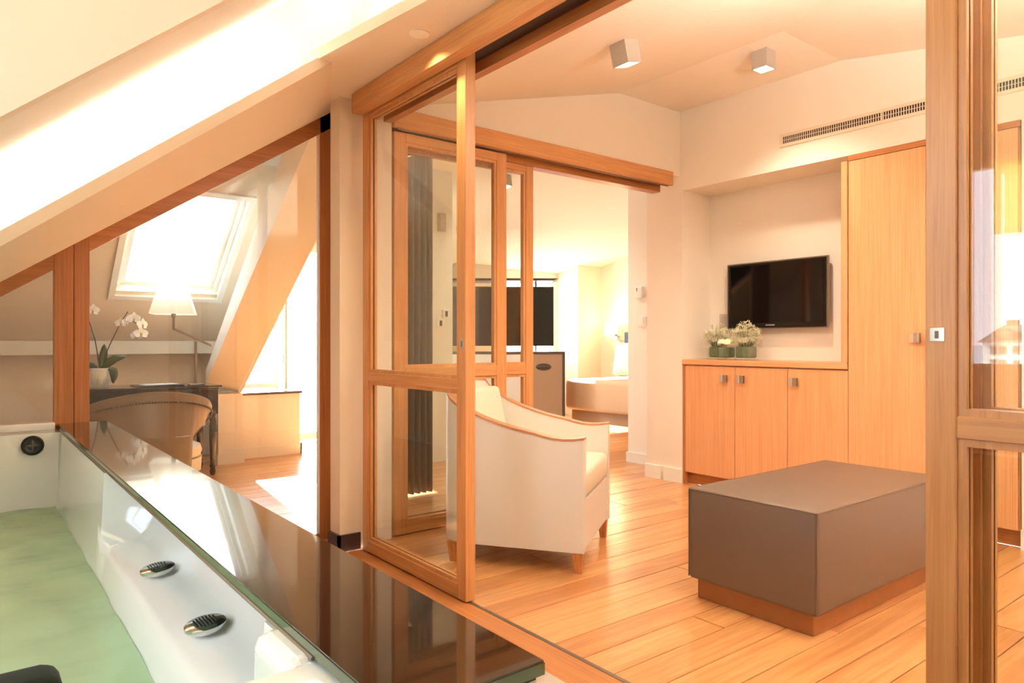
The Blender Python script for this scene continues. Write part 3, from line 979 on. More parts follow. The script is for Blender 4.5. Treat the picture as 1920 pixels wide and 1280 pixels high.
# ceiling spot lamps (cube cans)
def cube_spot(x, y, z, label, tilt=(0, 0), s=0.10, hgt=0.11, energy=35, rz=0.0, group='cube ceiling spots'):
    t = thing('ceiling_spot', label, 'ceiling lamp', (x, y, z), group=group)
    M = Matrix.Translation((x, y, z)) @ Matrix.Rotation(rz, 4, 'Z') @ Matrix.Rotation(tilt[0], 4, 'X') @ Matrix.Rotation(tilt[1], 4, 'Y')
    k = s / 2
    b = MB()
    b.box(-k, k, -k, k, -0.004, 0.012)
    for (a0, a1, b0, b1) in ((-k, -k + .006, -k, k), (k - .006, k, -k, k), (-k + .006, k - .006, -k, -k + .006), (-k + .006, k - .006, k - .006, k)):
        b.box(a0, a1, b0, b1, -hgt, -0.004)
    part('housing', b, 'lamp_grey', t, M)
    part('diffuser', MB().box(-k + .007, k - .007, -k + .007, k - .007, -hgt + 0.006, -hgt + 0.012), 'lamp_glow', t, M)
    l = bpy.data.lights.new('spot_light', 'SPOT')
    l.energy = energy
    l.color = (1.0, 0.88, 0.70)
    l.spot_size = math.radians(125)
    l.spot_blend = 0.8
    l.shadow_soft_size = 0.04
    lo = bpy.data.objects.new('spot_light', l)
    C.objects.link(lo)
    lo.location = M @ Vector((0, 0, -hgt - 0.01))
    lo.rotation_euler = M.to_euler()
    return t


cube_spot(2.565, 2.385, zx(2.565), 'cube ceiling spot tilted on the sloping ceiling, nearer the sliding door', (0, math.radians(-14.6)))
cube_spot(3.833, 2.415, HI, 'cube ceiling spot hanging level above the cabinets')
cube_spot(4.05, 5.3, zbed(5.3), 'cube ceiling spot in the bedroom seen through the glazed door', (math.radians(-11), 0), energy=45)
cube_spot(4.45, 6.6, zbed(6.6), 'cube ceiling spot further back in the bedroom', (math.radians(-11), 0), energy=45)
# recessed downlight over the bathroom header
t = thing('recessed_downlight', 'recessed downlight washing the oak header beam', 'ceiling lamp', (1.475, 2.5, 2.345))
part('ring', MB().lathe([(0.03, 0), (0.042, 0), (0.042, -0.004), (0.03, -0.004)], (1.475, 2.5, 2.345), 20), 'white_paint', t)
part('diffuser', MB().lathe([(0.0295, -0.001), (0.0295, -0.003)], (1.475, 2.5, 2.345), 20), 'lamp_glow', t)
l = bpy.data.lights.new('down_light', 'SPOT')
l.energy = 14
l.color = (1.0, 0.78, 0.45)
l.spot_size = math.radians(120)
l.spot_blend = 0.7
l.shadow_soft_size = 0.02
lo = bpy.data.objects.new('down_light', l)
C.objects.link(lo)
lo.location = (1.475, 2.5, 2.335)

t = thing('added_floor_lamp', 'added torchiere out of view, brightening the living room ceiling', 'lamp', (2.15, 0.15, 0))  # added uplighter out of view, there only to brighten the living room ceiling
part('base', MB().lathe([(0.14, 0), (0.14, 0.02), (0.02, 0.03)], (2.15, 0.15, 0), 24), 'brushed', t)
part('pole', MB().tube([(2.15, 0.15, 0.02), (2.15, 0.15, 1.66)], 0.012, 10), 'brushed', t)
part('bowl', MB().lathe([(0.02, 1.64), (0.10, 1.67), (0.17, 1.74), (0.165, 1.74), (0.09, 1.685), (0.015, 1.66)], (2.15, 0.15, 0), 28), 'lamp_grey', t)
l = bpy.data.lights.new('ceiling_fill_light', 'SPOT')
l.energy = 320
l.color = (1.0, 0.94, 0.84)
l.spot_size = math.radians(160)
l.spot_blend = 0.6
l.shadow_soft_size = 0.08
lo = bpy.data.objects.new('ceiling_fill_light', l)
C.objects.link(lo)
lo.location = (2.15, 0.15, 1.78)
lo.rotation_euler = (math.pi, 0, 0)

# switches and thermostat
t = thing('thermostat', 'white thermostat on the bright wall above the light switch', 'thermostat', (4.73, 4.2, 1.5))
part('casing', MB().box(4.71, 4.74, 4.165, 4.245, 1.47, 1.57).bevel(0.004, 2), 'plate_white', t)
part('display', MB().box(4.708, 4.711, 4.215, 4.222, 1.53, 1.56), 'plate_dark', t)
t = thing('light_switch', 'white light switch on the bright wall below the thermostat', 'light switch', (4.73, 4.18, 1.26))
part('plate', MB().box(4.722, 4.74, 4.13, 4.215, 1.22, 1.305).bevel(0.003, 2), 'plate_white', t)
part('rocker', MB().box(4.716, 4.723, 4.150, 4.205, 1.235, 1.30).bevel(0.002, 1), 'plate_white', t)
for i, (x, z, lb) in enumerate(((3.40, 1.25, 'white switch plate lower on the pale bedroom pier'), (3.46, 1.335, 'white switch plate higher on the pale bedroom pier'))):
    t = thing('light_switch', lb, 'light switch', (x, 5.39, z), group='switches on the bedroom pier')
    part('plate', MB().box(x - .035, x + .035, 5.385, 5.40, z - .04, z + .04).bevel(0.002, 1), 'plate_white', t)
    part('rocker', MB().box(x - .012, x + .012, 5.38, 5.386, z - .025, z + .025), 'plate_dark', t)
t = thing('wall_speaker', 'small grey loudspeaker high on the pale bedroom pier', 'loudspeaker', (3.40, 5.37, 2.16))
part('casing', MB().box(3.37, 3.435, 5.35, 5.40, 2.08, 2.24).bevel(0.004, 2), 'lamp_grey', t)
part('front_cloth', MB().box(3.377, 3.428, 5.345, 5.351, 2.09, 2.23), 'taupe_wall', t)

# ================================================================== OTTOMAN
ot = thing('ottoman', 'taupe leather ottoman on a low wooden plinth', 'ottoman', (3.0, 1.6, 0))
cu = rbox(2.425, 3.56, 1.312, 1.885, 0.082, 0.464, 0.016, 3)
o = smooth_angle(part('cushion', cu, 'leather_taupe', ot), 50)
part('plinth', MB().box(2.452, 3.53, 1.342, 1.855, 0, 0.082).bevel(0.002, 1), 'plinth_wood', ot)
sm = MB()
for (a, b) in (((2.428, 1.315), (3.557, 1.315)), ((2.428, 1.315), (2.428, 1.882)), ((2.428, 1.882), (3.557, 1.882)), ((3.557, 1.315), (3.557, 1.882))):
    sm.tube([(a[0], a[1], 0.459), (b[0], b[1], 0.459)], 0.0035, 6)
for (a, b) in ((2.428, 1.315), (2.428, 1.882), (3.557, 1.315)):
    sm.tube([(a, b, 0.09), (a, b, 0.459)], 0.003, 6)
part('piping', sm, 'leather_taupe', ot)

# ================================================================== ARMCHAIR
ach = thing('armchair', 'cream leather armchair with swooping wood-edged arms beside the glass door', 'armchair', (2.5525, 2.549, 0), math.atan2(0.566, 0.825))
AM = WM[ach]
HW, DP, RC = 0.355, 0.74, 0.16
path = []
for i in range(13):
    path.append((HW, DP * (i / 12) * (DP - RC) / DP))
for i in range(1, 9):
    a = math.pi / 2 * i / 8
    path.append((HW - RC + RC * math.cos(a), DP - RC + RC * math.sin(a)))
n0 = len(path)
for i in range(1, 6):
    path.append(((HW - RC) * (1 - i / 5), DP))
half = path[:]
full = half + [(-x, y) for x, y in half[-2::-1]]
# remove duplicate middle
def arc(pts):
    s = [0]
    for a, b in zip(pts, pts[1:]):
        s.append(s[-1] + math.hypot(b[0] - a[0], b[1] - a[1]))
    return s


S = arc(full)
Lf = S[-1]


def ztop(s):
    d = min(s, Lf - s)
    u = min(d / 0.80, 1)
    z = 0.625 - 0.012 * math.sin(min(d / 0.24, 1) * math.pi) + 0.235 * (u ** 2.2)
    e = max(0, (d - 0.80) / (Lf / 2 - 0.80))
    return z + 0.012 * math.sin(e * math.pi / 2)


def normal(i):
    a = Vector(full[max(i - 1, 0)])
    b = Vector(full[min(i + 1, len(full) - 1)])
    d = (b - a).normalized()
    return Vector((-d.y, d.x))   # to the inside


TH = 0.052
outer, inner = [], []
rings = []
for i, (x, y) in enumerate(full):
    n = normal(i)
    zt_ = ztop(S[i])
    lean = 0.0
    q = Vector((x, y))
    k = q + n * TH
    rings.append([(q.x, q.y, 0.10), (q.x, q.y, 0.35), (q.x, q.y, zt_), (k.x, k.y, zt_), (k.x, k.y, 0.35), (k.x, k.y, 0.10)])
o = smooth_angle(part('shell', MB().loft(rings), 'leather_cream', ach, AM), 35)
rings = []
for i, (x, y) in enumerate(full):
    n = normal(i)
    z = ztop(S[i])
    q = Vector((x, y)) - n * 0.002
    k = Vector((x, y)) + n * (TH + 0.002)
    rings.append([(q.x, q.y, z), (k.x, k.y, z), (k.x, k.y, z + 0.011), (q.x, q.y, z + 0.011)])
o = smooth_angle(part('wood_trim', MB().loft(rings), 'trim_wood', ach, AM), 35)
tag(o, 'thin wooden edging along arms and back')
iw = HW - TH
part('seat_base', MB().box(-iw, iw, 0.008, 0.66, 0.10, 0.335).bevel(0.006, 2), 'leather_cream', ach, AM)
smooth_angle(part('seat_cushion', rbox(-iw + .002, iw - .002, 0.0, 0.56, 0.337, 0.475, 0.03, 4), 'leather_inner', ach, AM), 50)
bk = MB()
bk.hexa([(-iw + .01, 0.55, 0.46), (iw - .01, 0.55, 0.46), (iw - .03, 0.69, 0.46), (-iw + .03, 0.69, 0.46),
         (-iw + .03, 0.62, 0.83), (iw - .03, 0.62, 0.83), (iw - .06, 0.69, 0.83), (-iw + .06, 0.69, 0.83)])
bk.bevel(0.02, 3)
smooth_angle(part('back_cushion', bk, 'leather_inner', ach, AM), 50)
for x in (-0.32, 0.32):
    for y in (0.03, 0.66):
        lg = MB().hexa([(x - .016, y - .016, 0), (x + .016, y - .016, 0), (x + .016, y + .016, 0), (x - .016, y + .016, 0),
                        (x - .028, y - .022, .101), (x + .028, y - .022, .101), (x + .028, y + .026, .101), (x - .028, y + .026, .101)])
        part('leg', lg, 'leg_wood', ach, AM)

# ================================================================== BATHTUB AND LEDGE
ZL = 0.722
tb = thing('bathtub', 'white acrylic whirlpool bathtub filled with green water', 'bathtub', (-0.1, 2.2, 0))
# rim and shell by cross-sections along Y: (inner x at rim, shelf, water line)
XL = -0.62


def section(y, shelf):
    """open profile from left rim over the bottom to the right rim"""
    pts = [(XL - 0.08, 0.70), (XL, 0.70), (XL + 0.02, 0.66), (XL + 0.05, 0.40), (XL + 0.12, 0.14), (XL + 0.3, 0.10), (0.1, 0.10), (0.26, 0.16), (0.305, 0.40)]
    if shelf > 0:
        sx = 0.17 * shelf
        pts += [(0.318, 0.472), (0.335, 0.490), (0.34 + sx * 0.45, 0.500), (0.34 + sx * 0.75, 0.53), (0.335 + sx * 0.93, 0.60), (0.335 + sx, 0.695)]
    else:
        pts += [(0.313, 0.46), (0.316, 0.50), (0.318, 0.54), (0.32, 0.58), (0.322, 0.64), (0.325, 0.698)]
    pts += [(0.53, 0.70)]
    return [(x, y, z) for x, z in pts]


rows = []
ysec = [(0.86, 0), (0.93, 0), (0.965, 0.0), (1.0, 0.75), (1.06, 1.0), (1.5, 1.0), (2.0, 1.0), (2.25, 1.0), (2.31, 0.75), (2.345, 0.0), (2.42, 0), (2.9, 0), (3.35, 0), (3.44, 0)]
for y, s_ in ysec:
    rows.append(section(y, s_))
# end walls: rise from the bottom to the rim
npt = len(rows[0])


def end_wall(y_rim, y_in, ref):
    out = []
    for k in range(4):
        u = k / 3
        r = []
        for (x, y, z) in ref:
            zz = max(z, 0.70 * u + 0.10 * (1 - u)) if -0.62 < x < 0.33 else z
            r.append((x, y_in + (y_rim - y_in) * u, zz))
        out.append(r)
    return out


far = end_wall(3.50, 3.44, rows[-1])
near = end_wall(0.80, 0.86, rows[0])
allrows = near[::-1] + rows + far[1:]
allrows = [[(x, 0.55, 0.70) for (x, y, z) in allrows[0]]] + allrows + [[(x, 3.652, 0.705) for (x, y, z) in allrows[0]]]
o = part('shell', MB().grid(allrows), 'acrylic', tb)
smooth_angle(o, 55)
mo = o.modifiers.new('thick', 'SOLIDIFY')
mo.thickness = 0.008
mo.offset = -1
part('rim_upstand', MB().box(-0.70, 0.315, 3.60, 3.65, 0.70, 0.733).bevel(0.006, 2), 'acrylic', tb)
part('apron', MB().box(-0.70, 0.53, 0.55, 0.57, 0, 0.69).box(-0.72, -0.70, 0.55, 3.6, 0, 0.69), 'acrylic', tb)
# near deck corner block
part('deck_corner', rbox(0.295, 0.345, 0.80, 0.93, 0.60, 0.7045, 0.02, 4), 'acrylic', tb)


def disc_cover(x, y, z, tilt):
    M = Matrix.Translation((x, y, z)) @ Matrix.Rotation(tilt, 4, 'Y')
    c = part('suction_cover', MB().lathe([(0.038, 0), (0.040, 0.003), (0.040, 0.010), (0.036, 0.013), (0.001, 0.015)], (0, 0, 0), 32), 'chrome', tb, M)
    smooth_angle(c, 40)
    tag(c, 'round chrome suction cover with slots')
    for q in range(-3, 4):
        wl_ = math.sqrt(max(0.00004, 0.025 ** 2 - (q * 0.0062) ** 2))
        part('slot', MB().box(q * 0.0062 - 0.0016, q * 0.0062 + 0.0016, -wl_, wl_, 0.0125, 0.0153), 'black_rubber', c, M)


disc_cover(0.385, 1.93, 0.506, -0.10)
disc_cover(0.385, 1.49, 0.506, -0.10)
jm = Matrix.Translation((0.226, 3.482, 0.655)) @ Matrix.Rotation(math.pi / 2 - 0.12, 4, 'X')
j = part('water_jet', MB().lathe([(0.040, -0.01), (0.040, 0.004), (0.032, 0.010), (0.030, 0.006), (0.018, 0.004), (0.016, 0.010), (0.002, 0.012)], (0, 0, 0), 24), 'black_rubber', tb, jm)
part('jet_cross', MB().box(-0.022, 0.022, -0.003, 0.003, 0.008, 0.013).box(-0.003, 0.003, -0.022, 0.022, 0.008, 0.013), 'plate_dark', j, jm)
wt = MB()
rows = []
nx, ny = 30, 50
for i in range(ny + 1):
    yy = 0.90 + (3.468 - 0.90) * i / ny
    rows.append([(XL + 0.045 + (0.3035 - XL - 0.045) * jx / nx, yy, 0.40 + 0.0025 * math.sin(jx * 0.9 + i * 0.7) + 0.002 * math.sin(i * 1.3 - jx * .4)) for jx in range(nx + 1)])
o = part('bath_water', wt.grid(rows), 'water', None, smooth=True)
tag(o, 'rippled pale green water in the bathtub', 'water', kind='stuff')
# dark headrest at the near end
o = smooth_angle(tag(part('headrest_pad', rbox(-0.25, 0.084, 0.86, 0.925, 0.66, 0.732, 0.018, 4), 'pad_dark'),
                     'dark padded headrest on the near rim of the tub', 'headrest'), 60)
# dark glass ledge
lg = thing('glass_ledge', 'long dark reflective glass ledge along the side of the tub', 'ledge', (0.42, 2.1, 0))
part('glass_top', MB().box(0.328, 0.515, 0.60, 3.652, 0.7195, 0.722), 'black_glass', lg)
part('glass_sheet', MB().box(0.327, 0.516, 0.599, 3.652, 0.706, 0.7193), 'glass_edge', lg)
part('support_panel', MB().box(0.47, 0.508, 0.615, 3.6, 0, 0.705), 'black_lacquer', lg)
part('end_panel', MB().box(0.335, 0.508, 0.605, 0.64, 0, 0.705), 'black_lacquer', lg)
# silicone joint beads along the ledge
bs = MB()
bs.tube([(0.327, 0.8, 0.705), (0.327, 3.55, 0.705)], 0.003, 6)
part('sealant', bs, 'brushed', lg)

# ================================================================== DESK CORNER
dk = thing('writing_desk', 'black lacquered writing desk below the skylight', 'desk', (1.0, 6.2, 0))
DX0, DX1, DY0, DY1 = 0.62, 1.66, 5.93, 6.44
part('desk_top', MB().box(DX0, DX1, DY0, DY1, 0.712, 0.732).bevel(0.006, 2), 'black_lacquer', dk)
part('top_moulding', MB().box(DX0 + .02, DX1 - .02, DY0 + .02, DY1 - .02, 0.698, 0.712).bevel(0.004, 2), 'black_lacquer', dk)
part('apron', MB().box(DX0 + .035, DX1 - .035, DY0 + .035, DY1 - .035, 0.53, 0.70), 'black_lacquer', dk)
for x0 in (0.68, 0.99, 1.30):
    d = part('drawer_front', MB().box(x0, x0 + 0.29, DY0 + .028, DY0 + .036, 0.55, 0.68).bevel(0.003, 1), 'black_lacquer', dk)
    part('drawer_knob', MB().lathe([(0.004, 0), (0.004, 0.008), (0.010, 0.012), (0.008, 0.020), (0.001, 0.022)], (0, 0, 0), 12), 'bronze', d,
         Matrix.Translation((x0 + 0.145, DY0 + 0.028, 0.615)) @ Matrix.Rotation(math.pi / 2, 4, 'X'))
for x in (DX0 + 0.06, DX1 - 0.06):
    for y in (DY0 + 0.06, DY1 - 0.06):
        part('leg_block', MB().box(x - .033, x + .033, y - .033, y + .033, 0.50, 0.70), 'black_lacquer', dk)
        prof = [(0.026, 0.50), (0.030, 0.49), (0.020, 0.475), (0.028, 0.455), (0.022, 0.44), (0.029, 0.40), (0.027, 0.30), (0.022, 0.15), (0.019, 0.09), (0.026, 0.075), (0.019, 0.06), (0.024, 0.03), (0.016, 0.0)]
        smooth_angle(part('leg', MB().lathe(prof, (x, y, 0), 16), 'black_lacquer', dk), 40)
ta = thing('key_tassel', 'black key tassel hanging from the desk drawer', 'tassel', (1.60, 5.90, 0.47))
part('cord', MB().tube([(1.595, 5.955, 0.60), (1.595, 5.945, 0.56), (1.595, 5.94, 0.53)], 0.002, 6), 'black_rubber', ta)
part('head', MB().lathe([(0.004, 0.53), (0.016, 0.515), (0.018, 0.50), (0.012, 0.487), (0.014, 0.48)], (1.595, 5.94, 0), 14), 'black_rubber', ta)
part('fringe', MB().lathe([(0.013, 0.482), (0.022, 0.45), (0.029, 0.38), (0.031, 0.36)], (1.595, 5.94, 0), 14), 'black_rubber', ta)
# desk folder and notepad
tag(part('writing_folder', MB().box(0, 0.34, 0, 0.24, 0, 0.008).bevel(0.002, 1), 'black_rubber', None, Matrix.Translation((1.06, 6.02, 0.732)) @ Matrix.Rotation(0.05, 4, 'Z')),
    'dark writing folder lying on the desk', 'folder')
tag(part('notepad', MB().box(0, 0.26, 0, 0.17, 0, 0.004), 'paper', None, Matrix.Translation((1.12, 6.06, 0.7405)) @ Matrix.Rotation(0.12, 4, 'Z')),
    'white notepad lying on the dark writing folder', 'notepad')
# desk lamp
LX, LY = 1.489, 6.06
la = thing('desk_lamp', 'swing-arm desk lamp with a square white shade', 'lamp', (LX, LY, 0.732))
part('base', MB().box(LX - .055, LX + .055, LY - .055, LY + .055, 0.7325, 0.745).bevel(0.003, 1), 'brushed', la)
part('pole', MB().box(LX - .008, LX + .008, LY - .008, LY + .008, 0.745, 1.085), 'brushed', la)
part('arm', MB().hexa([(1.317, LY - .008, 1.178), (1.607, LY - .008, 1.042), (1.607, LY + .008, 1.042), (1.317, LY + .008, 1.178),
                       (1.317, LY - .008, 1.196), (1.607, LY - .008, 1.060), (1.607, LY + .008, 1.060), (1.317, LY + .008, 1.196)]), 'brushed', la)
part('stem', MB().box(1.315, 1.331, LY - .008, LY + .008, 1.18, 1.285), 'brushed', la)
part('socket', MB().lathe([(0.012, 1.275), (0.017, 1.28), (0.017, 1.31), (0.012, 1.33)], (1.323, LY, 0), 14), 'brushed', la)
cx, b_, t_, z0, z1 = 1.323, 0.160, 0.095, 1.30, 1.533
sd = MB()
d = 0.003
ro = [[(cx - b_, LY - b_, z0), (cx + b_, LY - b_, z0), (cx + b_, LY + b_, z0), (cx - b_, LY + b_, z0)],
      [(cx - t_, LY - t_, z1), (cx + t_, LY - t_, z1), (cx + t_, LY + t_, z1), (cx - t_, LY + t_, z1)]]
sd.loft(ro, caps=False)
Mr = Matrix.Translation((cx, LY, 0)) @ Matrix.Rotation(math.radians(-18), 4, 'Z') @ Matrix.Translation((-cx, -LY, 0))
part('shade', sd, 'lampshade', la, Mr)
# orchid
orc = thing('orchid', 'white moth orchid in an embossed white pot on the desk', 'potted plant', (0.805, 6.1, 0.732))
pot = MB().lathe([(0.062, 0.733), (0.066, 0.74), (0.082, 0.82), (0.088, 0.882), (0.083, 0.884), (0.078, 0.86), (0.04, 0.855)], (0.805, 6.1, 0), 28)
smooth_angle(part('pot', pot, 'ceramic', orc), 50)
emb = MB()
for q in range(14):
    a = q * 2 * math.pi / 14
    emb.tube([(0.805 + (0.071 + .004) * math.cos(a), 6.1 + (.071 + .004) * math.sin(a), 0.765), (0.805 + .081 * math.cos(a + .1), 6.1 + .081 * math.sin(a + .1), 0.80)], 0.004, 5)
tag(part('relief', emb, 'ceramic', orc), kind='stuff')
part('soil', MB().lathe([(0.077, 0.858), (0.06, 0.866), (0.002, 0.87)], (0.805, 6.1, 0), 18), 'stem', orc)


def leaf(pts, wmax, mat='leaf'):
    pts = [Vector(q) for q in pts]
    rows = []
    n = 9
    for i in range(n):
        u = i / (n - 1)
        k = u * (len(pts) - 1)
        a = int(min(k, len(pts) - 2))
        q = pts[a].lerp(pts[a + 1], k - a)
        dirv = (pts[-1] - pts[0]).normalized()
        side = dirv.cross(Vector((0, 1, 0.35))).normalized()
        ww = wmax * math.sin(math.pi * (0.12 + 0.88 * u)) ** 0.7 + 0.002
        rows.append([tuple(q + side * ww * v + Vector((0, 0.012 * abs(v), 0.0))) for v in (-1, -0.5, 0, 0.5, 1)])
    o = part('leaf', MB().grid(rows), mat, orc, smooth=True)
    mo = o.modifiers.new('thick', 'SOLIDIFY')
    mo.thickness = 0.003


leaf([(0.835, 6.1, 0.875), (0.838, 6.1, 0.95), (0.846, 6.1, 1.01), (0.848, 6.1, 1.065)], 0.026)
leaf([(0.83, 6.08, 0.875), (0.87, 6.06, 0.925), (0.92, 6.05, 0.96), (0.985, 6.04, 0.968)], 0.030)
leaf([(0.80, 6.08, 0.875), (0.76, 6.07, 0.905), (0.72, 6.06, 0.90), (0.68, 6.05, 0.88)], 0.028)
leaf([(0.86, 6.05, 0.885), (0.893, 6.01, 0.875), (0.90, 6.0, 0.82), (0.893, 6.0, 0.77)], 0.026)
leaf([(0.835, 6.09, 0.872), (0.85, 6.08, 0.90), (0.87, 6.075, 0.905)], 0.028, 'leaf_young')
for pth in ([(0.815, 6.1, 0.87), (0.803, 6.1, 0.98), (0.785, 6.1, 1.10), (0.752, 6.1, 1.22), (0.733, 6.1, 1.285)],
            [(0.83, 6.1, 0.87), (0.852, 6.1, 0.98), (0.90, 6.1, 1.10), (0.955, 6.1, 1.225), (1.005, 6.1, 1.315)],
            [(0.962, 6.1, 1.225), (1.00, 6.1, 1.238), (1.04, 6.095, 1.24), (1.08, 6.09, 1.215), (1.095, 6.09, 1.16)]):
    part('stem', MB().tube(pth, 0.0042, 6, 0.003), 'stem', orc)


def bloom(c, s, yaw=0.0, pitch=0.0):
    M = Matrix.Translation(c) @ Matrix.Rotation(yaw, 4, 'Z') @ Matrix.Rotation(pitch, 4, 'X')
    m = MB()
    for k, (a, wd, ln) in enumerate(((90, .55, 1.0), (210, .5, .95), (330, .5, .95), (10, .85, 1.05), (170, .85, 1.05))):
        a = math.radians(a)
        dx, dz = math.cos(a), math.sin(a)
        rows = []
        for i in range(6):
            u = i / 5
            ww = s * wd * math.sin(math.pi * (0.1 + 0.86 * u)) ** 0.8 * 0.62
            r = s * ln * u
            yy = -0.15 * s * math.sin(u * 2.5) + (0.002 * k)
            rows.append([(dx * r - dz * ww * v, yy - 0.1 * s * abs(v) * u, dz * r + dx * ww * v) for v in (-1, -.4, .4, 1)])
        m.grid(rows)
    f = part('flower', m, 'petal', orc, M, smooth=True)
    part('lip', MB().lathe([(0.001, -0.02), (s * .16, -0.006), (s * .12, 0.006), (0.001, 0.012)], (0, -0.012, -s * .12), 8), 'flower_heart', f, M)


for (c, s, yw, pt) in (((0.765, 6.08, 1.318), 0.050, 0.3, 0.2), ((0.735, 6.09, 1.33), 0.042, -0.5, 0.0), ((1.04, 6.07, 1.262), 0.050, 0.2, 0.1),
                       ((1.098, 6.07, 1.215), 0.050, 0.6, 0.0), ((1.088, 6.06, 1.145), 0.052, 0.1, -0.2), ((1.06, 6.07, 1.13), 0.045, -.5, -.2),
                       ((0.955, 6.075, 1.225), 0.042, -0.3, 0.1), ((0.985, 6.08, 1.235), 0.036, 0.8, 0.1)):
    bloom(c, s, yw, pt)
# desk chair
dc = thing('desk_chair', 'taupe leather tub chair with nailhead trim pulled up to the desk', 'chair', (0.99, 5.42, 0))
CX, CY, RX, RY = 0.99, 5.40, 0.40, 0.40
NS = 61
rings = []
trim = []
for i in range(NS):
    a = math.radians(-104 + 208 * i / (NS - 1))      # 0 = back, towards the camera (-Y)
    ad_ = abs(math.degrees(a))
    u = ad_ / 104
    px, py = CX + RX * math.sin(a), CY - RY * math.cos(a)
    fx, fy = math.sin(a), -math.cos(a)
    zt_ = 0.755 - 0.225 * (u ** 1.75)
    zb_ = 0.10
    if ad_ > 35:
        k_ = min(1.0, (ad_ - 35) / 30)
        zb_ = 0.33 + 0.165 * math.sqrt(max(0, 1 - (1 - k_) ** 2))
    zb_ = min(zb_, zt_ - 0.055)
    th = 0.035 + 0.015 * math.cos(a * .5)
    fl_ = 0.035        # outward roll at the top
    rings.append([(px - fx * .015, py - fy * .015, zb_), (px + fx * .005, py + fy * .005, zb_ + (zt_ - zb_) * .5), (px + fx * fl_, py + fy * fl_, zt_ - 0.012),
                  (px + fx * (fl_ - .010), py + fy * (fl_ - .010), zt_), (px - fx * (th * .6), py - fy * (th * .6), zt_ - 0.004),
                  (px - fx * th, py - fy * th, zb_ + (zt_ - zb_) * .5), (px - fx * (th + .01), py - fy * (th + .01), zb_)])
    trim.append((px + fx * (fl_ - .002), py + fy * (fl_ - .002), zt_ - 0.065 + .02 * u))
smooth_angle(part('back_shell', MB().loft(rings), 'leather_brown', dc), 60)
nm = MB()
s_ = arc([(q[0], q[1]) for q in trim])
k = 0.0
idx = 0
while k < s_[-1]:
    while s_[idx + 1] < k:
        idx += 1
    f_ = (k - s_[idx]) / (s_[idx + 1] - s_[idx])
    q = Vector(trim[idx]).lerp(Vector(trim[idx + 1]), f_)
    out = Vector((q.x - CX, q.y - CY, 0)).normalized()
    q = q + out * 0.001
    e = 0.0058
    nm.lathe([(e, -e), (e * 1.2, 0), (e, e)], tuple(q), 6)
    k += 0.018
tag(part('nailheads', nm, 'slab_dark', dc), kind='stuff')
rim = MB().tube([tuple(Vector(r[3])) for r in rings], 0.006, 6)
part('rim_piping', rim, 'leather_brown', dc)
ob = MB().tube([r[0] for r in rings], 0.005, 6)
part('lower_piping', ob, 'slab_dark', dc)
smooth_angle(part('seat', MB().lathe([(0.30, 0.27), (0.365, 0.28), (0.375, 0.31), (0.365, 0.35), (0.33, 0.365), (0.002, 0.375)], (CX, CY + 0.03, 0), 36), 'seat_pale', dc), 50)
smooth_angle(part('seat_band', MB().lathe([(0.30, 0.17), (0.37, 0.175), (0.375, 0.27), (0.30, 0.275)], (CX, CY + 0.03, 0), 36), 'seat_pale', dc), 50)
for x in (-0.23, 0.23):
    for y in (-0.2, 0.24):
        part('leg', MB().tube([(CX + x, CY + y, 0.21), (CX + x * 1.12, CY + y * 1.12, 0.0)], 0.022, 10, 0.013), 'black_lacquer', dc)

# ================================================================== BEDROOM THINGS
# floor-length curtain just inside the bedroom
cv = MB()
rows = []
for zi in range(2):
    z = 0.02 if zi == 0 else 2.78
    r = []
    for i in range(49):
        u = i / 48
        r.append((2.33 + 0.30 * u, 4.30 + 0.035 * math.sin(u * 2 * math.pi * 6), z))
    rows.append(r)
o = part('curtain', cv.grid(rows), 'curtain_brown', None, smooth=True)
mo = o.modifiers.new('thick', 'SOLIDIFY')
mo.thickness = 0.006
tag(o, 'floor-length brown curtain gathered just inside the bedroom', 'curtain')
# television trunk, turned towards the living room
ang = math.radians(51.939 - 90)


def cam_pt(px, depth):
    u = (px - 960) / 1315.45 * depth
    a = math.radians(51.939)
    return (math.cos(a) * depth + math.sin(a) * u, math.sin(a) * depth - math.cos(a) * u)


px_, py_ = cam_pt(946, 7.9)
tr_ = thing('travel_chest', 'upright taupe travel chest with dark metal edges in the bedroom', 'chest', (px_, py_, 0), ang)
TM = WM[tr_]
TW = 0.67
part('body', MB().box(-TW, TW, 0.0, 0.42, 0.02, 0.955), 'trunk_taupe', tr_, TM)
part('silver_panel', MB().box(-TW + .02, 0.215, -0.006, 0.0, 0.03, 0.94), 'trunk_silver', tr_, TM)
part('taupe_panel', MB().box(0.235, TW - .02, -0.006, 0.0, 0.03, 0.94), 'trunk_taupe', tr_, TM)
ed = MB().box(-TW - .01, TW + .01, -0.012, 0.43, 0.945, 0.97)
for x in (-TW - .01, TW - .018):
    ed.box(x, x + .028, -0.012, 0.02, 0.02, 0.95)
ed.box(0.218, 0.232, -0.009, 0.0, 0.03, 0.945)
part('metal_edge', ed, 'trunk_edge', tr_, TM)
bd = MB()
bd.lathe([(0.001, -.004), (0.04, -.004), (0.04, .004), (0.001, .004)], (0, 0, 0), 18)
hd = part('lock_plate', bd, 'trunk_edge', tr_, TM @ Matrix.Translation((0.44, -0.008, 0.80)) @ Matrix.Rotation(math.pi / 2, 4, 'X') @ Matrix.Scale(2.2, 4, (1, 0, 0)))
part('handle', MB().tube([(0.37, -0.012, 0.80), (0.39, -0.03, 0.80), (0.49, -0.03, 0.80), (0.51, -0.012, 0.80)], 0.008, 8), 'trunk_edge', tr_, TM)
tv2 = thing('television', 'large black television raised out of the bedroom trunk under its dark lid', 'television', (px_, py_, 0), ang)
M2 = WM[tv2]
